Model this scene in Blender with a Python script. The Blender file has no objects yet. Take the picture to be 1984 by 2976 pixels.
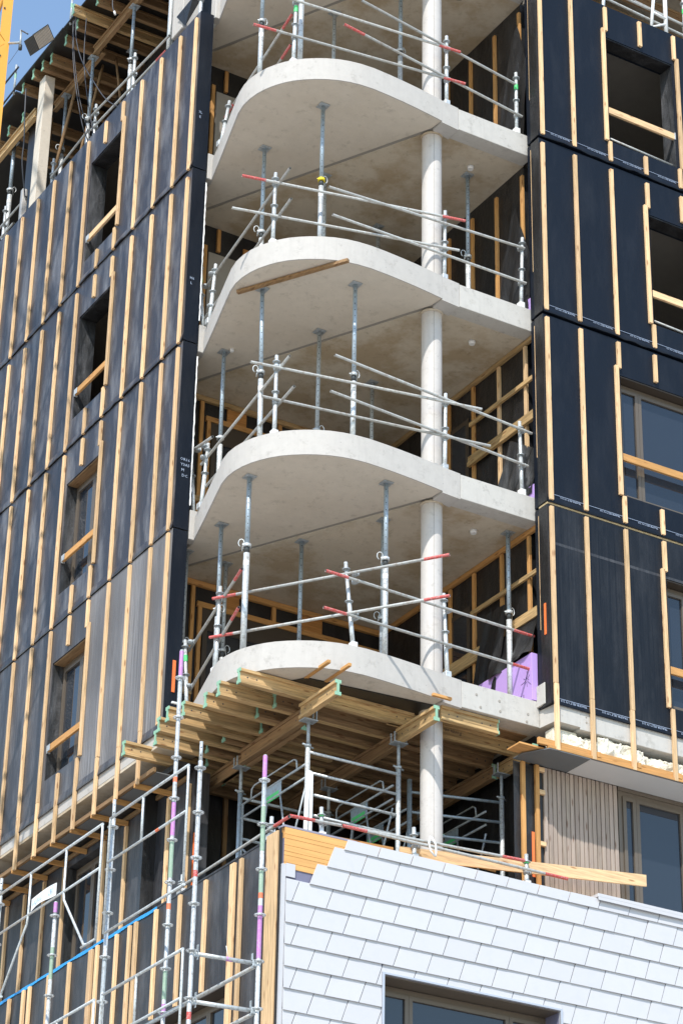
import bpy, math, random
from mathutils import Vector, Matrix
from math import radians, pi, sin, cos

S = bpy.context.scene
COL = S.collection

# ------------------------------------------------------------------ camera
CAM_R = ((0.85625, -0.51628, 0.017079), (0.257905, 0.39862, -0.880107), (0.447573, 0.757996, 0.474469))
cam_data = bpy.data.cameras.new('camera')
cam = bpy.data.objects.new('camera', cam_data)
COL.objects.link(cam)
cam_data.sensor_fit = 'HORIZONTAL'
cam_data.sensor_width = 36.0
cam_data.lens = 136.44
cam_data.clip_start = 0.5
cam_data.clip_end = 3000
r_, d_, f_ = (Vector(v) for v in CAM_R)
cm = Matrix((( r_.x, -d_.x, -f_.x, 0), (r_.y, -d_.y, -f_.y, 0), (r_.z, -d_.z, -f_.z, 0), (0, 0, 0, 1)))
cam.matrix_world = Matrix.Translation((-13.82, -24.6, 1.5)) @ cm
S.camera = cam

# ------------------------------------------------------------------ sky, sun, exposure
SUN_DIR = Vector((-0.585, -0.59, 1.0)).normalized()
elev = math.asin(SUN_DIR.z)
w = bpy.data.worlds.new('World')
S.world = w
w.use_nodes = True
nt = w.node_tree
sky = nt.nodes.new('ShaderNodeTexSky')
sky.sky_type = 'NISHITA'
sky.sun_disc = False
sky.sun_elevation = elev
sky.sun_rotation = math.atan2(SUN_DIR.x, SUN_DIR.y)
sky.altitude = 100
sky.air_density = 1.5
sky.dust_density = 0.5
sky.ozone_density = 2.5
nt.links.new(sky.outputs[0], nt.nodes['Background'].inputs[0])
nt.nodes['Background'].inputs[1].default_value = 0.15
sun_d = bpy.data.lights.new('sun', 'SUN')
sun_d.energy = 3.15
sun_d.angle = radians(0.53)
sun_d.color = (1.0, 0.955, 0.89)
sun = bpy.data.objects.new('sun', sun_d)
COL.objects.link(sun)
sun.rotation_euler = SUN_DIR.to_track_quat('Z', 'Y').to_euler()
sun.location = (-20, -20, 60)
S.view_settings.view_transform = 'Standard'
S.view_settings.look = 'None'
S.view_settings.gamma = 1
S.view_settings.use_curve_mapping = False
S.view_settings.exposure = 0.65
S.render.engine = 'CYCLES'
S.cycles.max_bounces = 8
S.cycles.diffuse_bounces = 5
S.cycles.glossy_bounces = 4

random.seed(7)

# ------------------------------------------------------------------ materials
MATS = {}

def _new(name):
    m = bpy.data.materials.new(name)
    m.use_nodes = True
    nt = m.node_tree
    b = nt.nodes['Principled BSDF']
    return m, nt, b

def _coords(nt, scale=(1, 1, 1), rand=True, rot=(0, 0, 0)):
    tc = nt.nodes.new('ShaderNodeTexCoord')
    mp = nt.nodes.new('ShaderNodeMapping')
    mp.inputs['Scale'].default_value = scale
    mp.inputs['Rotation'].default_value = rot
    nt.links.new(tc.outputs['Object'], mp.inputs['Vector'])
    if rand:
        oi = nt.nodes.new('ShaderNodeObjectInfo')
        mu = nt.nodes.new('ShaderNodeMath'); mu.operation = 'MULTIPLY'; mu.inputs[1].default_value = 61.0
        nt.links.new(oi.outputs['Random'], mu.inputs[0])
        cx = nt.nodes.new('ShaderNodeCombineXYZ')
        for i in range(3): nt.links.new(mu.outputs[0], cx.inputs[i])
        nt.links.new(cx.outputs[0], mp.inputs['Location'])
    return mp.outputs[0]

def _noise(nt, vec, scale, detail=5, rough=0.55):
    n = nt.nodes.new('ShaderNodeTexNoise')
    n.inputs['Scale'].default_value = scale
    n.inputs['Detail'].default_value = detail
    n.inputs['Roughness'].default_value = rough
    nt.links.new(vec, n.inputs['Vector'])
    return n.outputs['Fac']

def _ramp(nt, fac, stops):
    r = nt.nodes.new('ShaderNodeValToRGB')
    el = r.color_ramp.elements
    while len(el) < len(stops): el.new(0.5)
    for e, (p, c) in zip(el, stops):
        e.position = p
        e.color = (c[0], c[1], c[2], 1) if isinstance(c, (tuple, list)) else (c, c, c, 1)
    nt.links.new(fac, r.inputs[0])
    return r.outputs[0]

def _mix(nt, fac, a, b, mode='MIX'):
    m = nt.nodes.new('ShaderNodeMixRGB')
    m.blend_type = mode
    for k, v in ((0, fac), (1, a), (2, b)):
        if isinstance(v, (int, float)): m.inputs[k].default_value = v
        elif isinstance(v, (tuple, list)): m.inputs[k].default_value = (v[0], v[1], v[2], 1)
        else: nt.links.new(v, m.inputs[k])
    return m.outputs[0]

def _bump(nt, b, h, strength, dist=0.01):
    n = nt.nodes.new('ShaderNodeBump')
    n.inputs['Strength'].default_value = strength
    n.inputs['Distance'].default_value = dist
    nt.links.new(h, n.inputs['Height'])
    nt.links.new(n.outputs[0], b.inputs['Normal'])

def _rand_value(nt, col, amount):
    """a little brightness difference from one object to the next"""
    oi = nt.nodes.new('ShaderNodeObjectInfo')
    mr = nt.nodes.new('ShaderNodeMapRange')
    mr.inputs['To Min'].default_value = 1 - amount
    mr.inputs['To Max'].default_value = 1 + amount
    nt.links.new(oi.outputs['Random'], mr.inputs['Value'])
    h = nt.nodes.new('ShaderNodeHueSaturation')
    nt.links.new(mr.outputs[0], h.inputs['Value'])
    nt.links.new(col, h.inputs['Color'])
    return h.outputs[0]

def plain(name, c, rough=0.5, metal=0.0, var=0.12, scale=6.0, bump=0.0, rnd=0.0, spec=0.5, dirt=None, stretch=(1, 1, 1)):
    m, nt, b = _new(name)
    v = _coords(nt, stretch)
    n = _noise(nt, v, scale)
    col = _mix(nt, n, tuple(x * (1 - var) for x in c), tuple(min(1, x * (1 + var)) for x in c))
    if dirt:
        n2 = _noise(nt, v, scale * 4.5, 8, 0.7)
        col = _mix(nt, _ramp(nt, n2, ((0.48, 0.0), (0.70, 1.0))), col, dirt)
    if rnd: col = _rand_value(nt, col, rnd)
    nt.links.new(col, b.inputs['Base Color'])
    b.inputs['Roughness'].default_value = rough
    b.inputs['Metallic'].default_value = metal
    b.inputs['Specular IOR Level'].default_value = spec
    if bump: _bump(nt, b, _noise(nt, v, scale * 6, 8), bump)
    MATS[name] = m
    return m

def wood(name, c, axis='Z', rnd=0.10, knots=True, dark=0.62, rough=0.7):
    m, nt, b = _new(name)
    s = {'X': (1.0, 16, 16), 'Y': (16, 1.0, 16), 'Z': (16, 16, 1.0)}[axis]
    v = _coords(nt, s)
    n = _noise(nt, v, 3.0, 6, 0.6)
    lo = tuple(x * dark for x in c)
    col = _mix(nt, _ramp(nt, n, ((0.30, 0.0), (0.62, 1.0))), lo, c)
    v3 = _coords(nt, (1, 1, 1))
    big = _noise(nt, v3, 1.3, 3)
    col = _mix(nt, _ramp(nt, big, ((0.35, 0.0), (0.7, 0.35))), col, (c[0] * 1.1, c[1] * 1.04, c[2] * 1.15))
    if knots:
        s2 = {'X': (3.2, 14, 14), 'Y': (14, 3.2, 14), 'Z': (14, 14, 3.2)}[axis]
        v2 = _coords(nt, s2)
        vo = nt.nodes.new('ShaderNodeTexVoronoi')
        vo.inputs['Scale'].default_value = 1.0
        nt.links.new(v2, vo.inputs['Vector'])
        k = _ramp(nt, vo.outputs['Distance'], ((0.09, 0.9), (0.22, 0.0)))
        col = _mix(nt, k, col, (c[0] * 0.45, c[1] * 0.33, c[2] * 0.28))
    col = _rand_value(nt, col, rnd)
    nt.links.new(col, b.inputs['Base Color'])
    b.inputs['Roughness'].default_value = rough
    b.inputs['Specular IOR Level'].default_value = 0.25
    _bump(nt, b, n, 0.25, 0.004)
    MATS[name] = m
    return m

for ax in 'XYZ':
    wood('spruce_' + ax, (0.80, 0.55, 0.30), ax, rnd=0.2, dark=0.55)
    wood('orange_timber_' + ax, (0.62, 0.33, 0.115), ax)
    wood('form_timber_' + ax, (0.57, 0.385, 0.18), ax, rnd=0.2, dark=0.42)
    wood('old_timber_' + ax, (0.33, 0.205, 0.10), ax, rnd=0.12, dark=0.5)  # brown timber; also a darkened copy of the formwork wood that paints in shade
wood('slat_wood', (0.39, 0.32, 0.26), 'Z', rnd=0.13, dark=0.72)
wood('ply_board', (0.72, 0.40, 0.14), 'X', rnd=0.07, knots=False, dark=0.8)
wood('osb_board', (0.55, 0.26, 0.08), 'X', rnd=0.05, knots=False)

def concrete(name, c, stain=None, stain_at=(0.5, 0.7), stain_scale=0.9, rough=0.85, bump=0.2, streak=0.0):
    m, nt, b = _new(name)
    v = _coords(nt, rand=False)
    n1 = _noise(nt, v, 0.8, 4); n2 = _noise(nt, v, 9, 8, 0.65)
    col = _mix(nt, n1, tuple(x * 0.90 for x in c), tuple(x * 1.07 for x in c))
    col = _mix(nt, _ramp(nt, n2, ((0.35, 0.25), (0.65, 0.0))), col, tuple(x * 0.72 for x in c))
    if stain:
        n3 = _noise(nt, v, stain_scale, 9, 0.68)
        col = _mix(nt, _ramp(nt, n3, ((stain_at[0], 0.0), (stain_at[1], 0.8))), col, stain)
        n5 = _noise(nt, v, 5.5, 10, 0.8)
        col = _mix(nt, _ramp(nt, n5, ((0.55, 0.0), (0.63, 0.38))), col, tuple(x * 0.58 for x in stain))
    if streak:
        n4 = _noise(nt, _coords(nt, (9, 9, 0.7), rand=False), 1.6, 6, 0.6)
        col = _mix(nt, _ramp(nt, n4, ((0.5, 0.0), (0.75, streak))), col, tuple(x * 0.66 for x in c))
    # pin holes
    vo = nt.nodes.new('ShaderNodeTexVoronoi'); vo.inputs['Scale'].default_value = 7.0
    nt.links.new(v, vo.inputs['Vector'])
    col = _mix(nt, _ramp(nt, vo.outputs['Distance'], ((0.035, 0.6), (0.06, 0.0))), col, tuple(x * 0.4 for x in c))
    nt.links.new(col, b.inputs['Base Color'])
    b.inputs['Roughness'].default_value = rough
    b.inputs['Specular IOR Level'].default_value = 0.3
    _bump(nt, b, n2, bump, 0.006)
    MATS[name] = m

concrete('precast_face', (0.525, 0.50, 0.465), stain=(0.45, 0.42, 0.375), stain_at=(0.55, 0.9), stain_scale=1.6, streak=0.20, bump=0.12)
concrete('precast_smooth', (0.65, 0.585, 0.49), stain=(0.56, 0.49, 0.39), stain_at=(0.5, 0.8), bump=0.1)
concrete('cast_rough', (0.62, 0.545, 0.43), stain=(0.42, 0.32, 0.20), stain_at=(0.46, 0.60), stain_scale=1.1, bump=0.7)
concrete('cast_face', (0.55, 0.53, 0.49), stain=(0.36, 0.34, 0.30), stain_at=(0.58, 0.72), stain_scale=3.2, streak=0.35, bump=0.4)
concrete('column_concrete', (0.585, 0.555, 0.525), stain=(0.50, 0.47, 0.44), stain_at=(0.55, 0.8), stain_scale=1.5, streak=0.34, bump=0.08, rough=0.6)
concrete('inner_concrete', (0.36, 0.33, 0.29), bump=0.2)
concrete('ground_concrete', (0.45, 0.42, 0.375), bump=0.3)

def membrane(name, c, dust=0.25, rough=0.45, streaks=0.0, wrinkle=0.35, spec=0.6):
    """woven black facade membrane: dusty rubs, scuffs, drip streaks, soft wrinkles"""
    m, nt, b = _new(name)
    v = _coords(nt)
    n = _noise(nt, v, 1.1, 5, 0.6)
    fine = _noise(nt, v, 24, 6, 0.7)
    col = _mix(nt, n, tuple(x * 0.8 for x in c), tuple(x * 1.25 for x in c))
    diag = _coords(nt, (2.2, 2.2, 0.55), rot=(0.5, 0.35, 0))
    nd = _noise(nt, diag, 1.6, 8, 0.66)
    col = _mix(nt, _ramp(nt, nd, ((0.47, 0.0), (0.76, dust))), col, (0.26, 0.26, 0.27))
    spk = _noise(nt, _coords(nt, (1, 1, 0.45)), 17, 4, 0.8)
    col = _mix(nt, _ramp(nt, spk, ((0.70, 0.0), (0.78, dust * 1.6))), col, (0.42, 0.42, 0.42))
    if streaks:
        st = _noise(nt, _coords(nt, (26, 26, 0.30), rand=False), 1.5, 5, 0.75)
        br = _noise(nt, _coords(nt, (1.3, 1.3, 0.5), rand=False), 1.0, 3)
        k = _mix(nt, 1.0, _ramp(nt, st, ((0.40, 0.0), (0.66, 1.0))), _ramp(nt, br, ((0.38, 0.12), (0.62, 1.0))), 'MULTIPLY')
        k2 = _mix(nt, 1.0, k, (streaks, streaks, streaks), 'MULTIPLY')
        col = _mix(nt, k2, col, (0.34, 0.335, 0.34))
    nt.links.new(col, b.inputs['Base Color'])
    b.inputs['Roughness'].default_value = rough
    b.inputs['Specular IOR Level'].default_value = spec
    wr = _noise(nt, _coords(nt, (1, 1, 0.35), rot=(0.4, 0.2, 0.1)), 2.6, 4, 0.5)
    h = _mix(nt, 0.12, wr, fine)
    _bump(nt, b, h, wrinkle, 0.07)
    MATS[name] = m

membrane('membrane_right', (0.0028, 0.0062, 0.0135), dust=0.035, rough=0.52, spec=0.26)
membrane('membrane_right_dripped', (0.004, 0.007, 0.0125), dust=0.08, rough=0.52, streaks=0.045, spec=0.26)
membrane('membrane_left', (0.032, 0.030, 0.036), dust=0.75, rough=0.40, spec=0.45)
membrane('membrane_left_dusty', (0.036, 0.035, 0.040), dust=0.5, rough=0.46, streaks=0.30, spec=0.45)
membrane('membrane_weathered', (0.115, 0.112, 0.115), dust=0.3, rough=0.6, streaks=1.0, spec=0.4)
membrane('membrane_inner', (0.010, 0.010, 0.011), dust=0.12, rough=0.42, wrinkle=0.8)
membrane('membrane_low', (0.014, 0.0145, 0.018), dust=0.30, rough=0.5, streaks=0.12)
membrane('membrane_foil', (0.028, 0.03, 0.032), dust=0.5, rough=0.30, wrinkle=1.0)

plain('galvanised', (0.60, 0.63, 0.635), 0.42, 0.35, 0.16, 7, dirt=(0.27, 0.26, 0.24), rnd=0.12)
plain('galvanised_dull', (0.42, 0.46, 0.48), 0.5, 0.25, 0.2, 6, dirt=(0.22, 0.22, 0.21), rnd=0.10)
plain('galvanised_blue', (0.36, 0.44, 0.50), 0.45, 0.3, 0.2, 6, dirt=(0.25, 0.25, 0.25), rnd=0.08)
plain('rail_tube', (0.47, 0.48, 0.46), 0.5, 0.2, 0.25, 5, dirt=(0.30, 0.24, 0.19), rnd=0.15)
plain('red_paint', (0.55, 0.075, 0.065), 0.5, 0, 0.25, 12, dirt=(0.5, 0.4, 0.38))
plain('orange_paint', (0.80, 0.20, 0.09), 0.5, 0, 0.15, 12)
plain('pink_paint', (0.50, 0.20, 0.50), 0.5, 0, 0.2, 9, dirt=(0.45, 0.4, 0.45))
plain('green_paint', (0.28, 0.40, 0.29), 0.5, 0, 0.2, 9, dirt=(0.40, 0.45, 0.40))
plain('bright_green', (0.10, 0.62, 0.20), 0.5, 0, 0.2, 12)
plain('teal_paint', (0.25, 0.50, 0.35), 0.6, 0, 0.25, 16, dirt=(0.40, 0.42, 0.28))
plain('yellow_plastic', (0.80, 0.62, 0.02), 0.4, 0, 0.08, 6)
plain('dark_steel', (0.055, 0.06, 0.06), 0.5, 0.3, 0.2, 8)
plain('white_label', (0.78, 0.78, 0.76), 0.5, 0, 0.04, 8)
plain('white_paint', (0.80, 0.80, 0.78), 0.5, 0, 0.05, 8)
plain('tile_white', (0.545, 0.545, 0.56), 0.42, 0, 0.015, 1.5, rnd=0.020, spec=0.35, dirt=(0.525, 0.53, 0.56))
plain('tile_backing', (0.17, 0.17, 0.25), 0.7, 0, 0.1, 5)
plain('zinc_trim', (0.55, 0.57, 0.62), 0.35, 0.4, 0.05, 6)
plain('bronze_frame', (0.155, 0.125, 0.095), 0.4, 0.25, 0.06, 5)
plain('bronze_dark', (0.075, 0.058, 0.044), 0.45, 0.2, 0.06, 5)
plain('soffit_grey', (0.14, 0.15, 0.155), 0.55, 0, 0.12, 4)
plain('soffit_white', (0.60, 0.59, 0.57), 0.6, 0, 0.03, 4)
plain('foam_edge', (0.52, 0.40, 0.22), 0.9, 0, 0.4, 22, bump=1.0)
plain('wool', (0.80, 0.755, 0.62), 0.95, 0, 0.10, 9, bump=0.8, dirt=(0.66, 0.60, 0.46))
plain('purple_board', (0.50, 0.33, 0.72), 0.6, 0, 0.03, 4)
plain('orange_tape', (0.90, 0.20, 0.05), 0.5, 0, 0.05, 6)
plain('blue_tape', (0.03, 0.33, 0.75), 0.5, 0, 0.1, 9)
plain('grey_tape', (0.32, 0.30, 0.36), 0.4, 0.1, 0.1, 9)
plain('crane_orange', (0.83, 0.40, 0.06), 0.45, 0, 0.07, 4)
plain('black_rubber', (0.035, 0.037, 0.045), 0.5, 0, 0.2, 8)
plain('black_ply', (0.018, 0.017, 0.016), 0.35, 0, 0.3, 5)
plain('lamp_grid', (0.30, 0.25, 0.20), 0.5, 0.1, 0.15, 30)
plain('print_white', (0.36, 0.43, 0.56), 0.6, 0, 0.05, 8)
plain('print_black', (0.02, 0.01, 0.03), 0.6, 0, 0.05, 8)
plain('print_blue', (0.36, 0.52, 0.72), 0.6, 0, 0.1, 8)
plain('screed_dark', (0.10, 0.095, 0.085), 0.9, 0, 0.2, 3)

def glass(name, tint=(0.020, 0.026, 0.036), ior=1.75):
    m, nt, b = _new(name)
    b.inputs['Base Color'].default_value = (*tint, 1)
    b.inputs['Roughness'].default_value = 0.02
    b.inputs['IOR'].default_value = ior
    b.inputs['Specular IOR Level'].default_value = 0.5
    v = _coords(nt)
    _bump(nt, b, _noise(nt, v, 0.7, 2), 0.05, 0.05)
    MATS[name] = m
glass('pane_glass', (0.018, 0.024, 0.034))
plain('joint_grey', (0.30, 0.28, 0.245), 0.9, 0, 0.15, 3)

# ------------------------------------------------------------------ mesh helpers
class MB:
    """collects boxes, tubes and prisms and links them as one mesh object"""
    def __init__(s):
        s.v = []; s.f = []; s.sm = []
    def add(s, vs, fs, smooth=False):
        n = len(s.v)
        s.v += [tuple(v) for v in vs]
        for f in fs:
            s.f.append(tuple(i + n for i in f))
            s.sm.append(smooth if isinstance(smooth, bool) else False)
        return s
    def box(s, x0, x1, y0, y1, z0, z1):
        v = [(x, y, z) for z in (z0, z1) for y in (y0, y1) for x in (x0, x1)]
        return s.add(v, [(0, 2, 3, 1), (4, 5, 7, 6), (0, 1, 5, 4), (2, 6, 7, 3), (0, 4, 6, 2), (1, 3, 7, 5)])
    def cbox(s, x0, x1, y0, y1, z0, z1, c=0.003):
        """box with chamfered edges (26 faces)"""
        n = len(s.v)
        V = {}
        for i, (a, ax, sx) in enumerate(((x0, 0, 1), (x1, 0, -1))):
            for j, (b, by, sy) in enumerate(((y0, 1, 1), (y1, 1, -1))):
                for k, (d, dz, sz) in enumerate(((z0, 2, 1), (z1, 2, -1))):
                    V[i, j, k, 0] = len(s.v); s.v.append((a, b + c * sy, d + c * sz))
                    V[i, j, k, 1] = len(s.v); s.v.append((a + c * sx, b, d + c * sz))
                    V[i, j, k, 2] = len(s.v); s.v.append((a + c * sx, b + c * sy, d))
        F = []
        for t in (0, 1):
            q = [(t, 0, 0), (t, 1, 0), (t, 1, 1), (t, 0, 1)]
            F.append([V[(*p, 0)] for p in (q if t else q[::-1])])
            q = [(0, t, 0), (0, t, 1), (1, t, 1), (1, t, 0)]
            F.append([V[(*p, 1)] for p in (q if t else q[::-1])])
            q = [(0, 0, t), (1, 0, t), (1, 1, t), (0, 1, t)]
            F.append([V[(*p, 2)] for p in (q if t else q[::-1])])
        for a in (0, 1):
            for b in (0, 1):
                e = [V[0, a, b, 1], V[1, a, b, 1], V[1, a, b, 2], V[0, a, b, 2]]
                F.append(e if (a ^ b) else e[::-1])
                e = [V[a, 0, b, 0], V[a, 1, b, 0], V[a, 1, b, 2], V[a, 0, b, 2]]
                F.append(e if not (a ^ b) else e[::-1])
                e = [V[a, b, 0, 0], V[a, b, 1, 0], V[a, b, 1, 1], V[a, b, 0, 1]]
                F.append(e if (a ^ b) else e[::-1])
                for k in (0, 1):
                    t3 = [V[a, b, k, 0], V[a, b, k, 1], V[a, b, k, 2]]
                    F.append(t3 if (a ^ b ^ k) else t3[::-1])
        for f in F:
            s.f.append(tuple(f)); s.sm.append(False)
        return s
    def tube(s, a, b, r, seg=10, r2=None, caps=True, hollow=False):
        a = Vector(a); b = Vector(b); r2 = r if r2 is None else r2
        d = (b - a).normalized()
        u = d.orthogonal().normalized(); w_ = d.cross(u)
        n = len(s.v)
        for p, rr in ((a, r), (b, r2)):
            for i in range(seg):
                t = 2 * pi * i / seg
                s.v.append(tuple(p + u * (cos(t) * rr) + w_ * (sin(t) * rr)))
        for i in range(seg):
            j = (i + 1) % seg
            s.f.append((n + i, n + j, n + seg + j, n + seg + i)); s.sm.append(True)
        if caps:
            s.f.append(tuple(n + i for i in range(seg))[::-1]); s.sm.append(False)
            s.f.append(tuple(n + seg + i for i in range(seg))); s.sm.append(False)
        return s
    def path(s, pts, r, seg=8):
        pts = [Vector(p) for p in pts]
        n = len(s.v)
        prev = None
        for i, p in enumerate(pts):
            d = ((pts[min(i + 1, len(pts) - 1)] - pts[max(i - 1, 0)])).normalized()
            if prev is None: u = d.orthogonal().normalized()
            else: u = (prev - d * prev.dot(d)).normalized()
            prev = u; w_ = d.cross(u)
            for k in range(seg):
                t = 2 * pi * k / seg
                s.v.append(tuple(p + u * (cos(t) * r) + w_ * (sin(t) * r)))
        for i in range(len(pts) - 1):
            for k in range(seg):
                j = (k + 1) % seg
                s.f.append((n + i * seg + k, n + i * seg + j, n + (i + 1) * seg + j, n + (i + 1) * seg + k)); s.sm.append(True)
        s.f.append(tuple(n + k for k in range(seg))[::-1]); s.sm.append(False)
        e = n + (len(pts) - 1) * seg
        s.f.append(tuple(e + k for k in range(seg))); s.sm.append(False)
        return s
    def prism(s, out, z0, z1, smooth_side=False):
        n = len(s.v); k = len(out)
        area = sum(out[i][0] * out[(i + 1) % k][1] - out[(i + 1) % k][0] * out[i][1] for i in range(k))
        if area < 0: out = out[::-1]
        for z in (z0, z1):
            for p in out: s.v.append((p[0], p[1], z))
        s.f.append(tuple(n + i for i in range(k))[::-1]); s.sm.append(False)
        s.f.append(tuple(n + k + i for i in range(k))); s.sm.append(False)
        for i in range(k):
            j = (i + 1) % k
            s.f.append((n + i, n + j, n + k + j, n + k + i)); s.sm.append(smooth_side)
        return s
    def prism_y(s, out, y0, y1):
        """outline in X,Z pushed along Y (y0 is the side the camera sees)"""
        n = len(s.v); k = len(out)
        area = sum(out[i][0] * out[(i + 1) % k][1] - out[(i + 1) % k][0] * out[i][1] for i in range(k))
        if area < 0: out = out[::-1]
        for y in (y0, y1):
            for p in out: s.v.append((p[0], y, p[1]))
        s.f.append(tuple(n + i for i in range(k))); s.sm.append(False)
        s.f.append(tuple(n + k + i for i in range(k))[::-1]); s.sm.append(False)
        for i in range(k):
            j = (i + 1) % k
            s.f.append((n + j, n + i, n + k + i, n + k + j)); s.sm.append(False)
        return s
    def ring(s, c, r0, r1, h, seg=16):
        """flat ring about the vertical"""
        n = len(s.v)
        for z in (-h / 2, h / 2):
            for rr in (r0, r1):
                for i in range(seg):
                    t = 2 * pi * i / seg
                    s.v.append((c[0] + cos(t) * rr, c[1] + sin(t) * rr, c[2] + z))
        for i in range(seg):
            j = (i + 1) % seg
            a, b_, c_, d = n, n + seg, n + 2 * seg, n + 3 * seg
            s.f += [(a + i, b_ + i, b_ + j, a + j)[::-1], (c_ + i, c_ + j, d + j, d + i)[::-1], (b_ + i, d + i, d + j, b_ + j)[::-1], (a + i, a + j, c_ + j, c_ + i)[::-1]]
            s.sm += [False, False, True, True]
        return s
    def mesh(s, name, origin=(0, 0, 0)):
        me = bpy.data.meshes.new(name)
        ox, oy, oz = origin
        me.from_pydata([(v[0] - ox, v[1] - oy, v[2] - oz) for v in s.v], [], s.f)
        me.polygons.foreach_set('use_smooth', s.sm)
        me.update()
        return me

def obj(name, me, mat, parent=None, loc=(0, 0, 0), label=None, kind=None):
    o = bpy.data.objects.new(name, me)
    if mat is not None and not me.materials: me.materials.append(MATS[mat])
    COL.objects.link(o)
    o.location = loc
    if parent is not None: o.parent = parent
    if label: o['label'] = label
    if kind: o['kind'] = kind
    return o

def part(name, mb, mat, parent, label=None, kind=None):
    """mesh in world coordinates, child of a thing (or of a part that stands at the thing's origin)"""
    org = parent['_o'] if parent is not None and '_o' in parent else (0, 0, 0)
    o = obj(name, mb.mesh(name, org), mat, parent, label=label, kind=kind)
    if parent is not None: o['_o'] = org
    return o

def thing(name, label, cat, loc=(0, 0, 0), group=None):
    o = bpy.data.objects.new(name, None)
    COL.objects.link(o)
    o.empty_display_size = 0.2
    o.location = loc
    o['_o'] = tuple(loc)
    o['label'] = label; o['category'] = cat; o['kind'] = 'thing'
    if group: o['group'] = group
    return o

def single(name, mb, mat, label, cat, loc=(0, 0, 0), group=None):
    o = obj(name, mb.mesh(name, loc), mat, None, loc)
    o['label'] = label; o['category'] = cat; o['kind'] = 'thing'
    if group: o['group'] = group
    return o

def writing(name, body, size, origin, right, up, mat, parent, align='LEFT', depth=0.0008):
    """flat lettering: origin, reading direction and letter-up direction in world space"""
    cu = bpy.data.curves.new(name, 'FONT')
    cu.body = body; cu.size = size; cu.align_x = align; cu.extrude = depth
    cu.resolution_u = 1
    tmp = bpy.data.objects.new('tmp', cu)
    COL.objects.link(tmp)
    dg = bpy.context.evaluated_depsgraph_get()
    me = bpy.data.meshes.new_from_object(tmp.evaluated_get(dg))
    bpy.data.objects.remove(tmp); bpy.data.curves.remove(cu)
    r = Vector(right).normalized(); u = Vector(up).normalized(); n = r.cross(u)
    org = Vector(parent['_o']) if '_o' in parent else Vector((0, 0, 0))
    M = Matrix(((r.x, u.x, n.x, origin[0] - org.x), (r.y, u.y, n.y, origin[1] - org.y), (r.z, u.z, n.z, origin[2] - org.z), (0, 0, 0, 1)))
    me.transform(M)
    me.materials.clear()
    o = obj(name, me, mat, parent)
    return o
# ================================================================== ground
g = MB(); g.add([(-900, -900, 0), (900, -900, 0), (900, 900, 0), (-900, 900, 0)], [(0, 1, 2, 3)])
ground = obj('ground', g.mesh('ground'), 'ground_concrete'); ground['kind'] = 'structure'

# ================================================================== the apartment building
# corner of the facades at x=0, y=0; left facade is the plane x=0, right facade the plane y=0;
# floors at z = 12, 15, 18, 21, 24, 27; corner loggia 0<x<4, 0<y<4.4
BL = thing('apartment_building', 'black membrane-clad apartment block with timber battens and rounded concrete corner balconies, still unfinished', 'building')

LEVELS = [15.0, 18.0, 21.0, 24.0, 27.0]
# plan outline of the balcony edge, from the left facade round to the right one
EDGE = [(0.36, 3.42), (0.25, 3.02), (0.14, 2.62), (0.04, 2.27), (-0.05, 1.95), (-0.125, 1.68), (-0.155, 1.48), (-0.150, 1.30), (-0.12, 1.13),
        (-0.07, 0.98), (0.0, 0.84), (0.07, 0.73), (0.16, 0.62), (0.27, 0.52), (0.39, 0.43), (0.53, 0.345), (0.68, 0.275), (0.84, 0.225), (1.0, 0.195),
        (1.2, 0.18), (1.45, 0.188), (1.7, 0.205), (1.95, 0.228), (2.2, 0.258), (2.40, 0.285)]
def inset(P, d):
    out = []
    for i, p in enumerate(P):
        a = Vector(P[max(i - 1, 0)]); b = Vector(P[min(i + 1, len(P) - 1)])
        t = (b - a).normalized(); n = Vector((-t.y, t.x))
        if n.dot(Vector((2.5, 2.6)) - Vector(p)) < 0: n = -n
        out.append((p[0] + n.x * d, p[1] + n.y * d))
    return out
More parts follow.
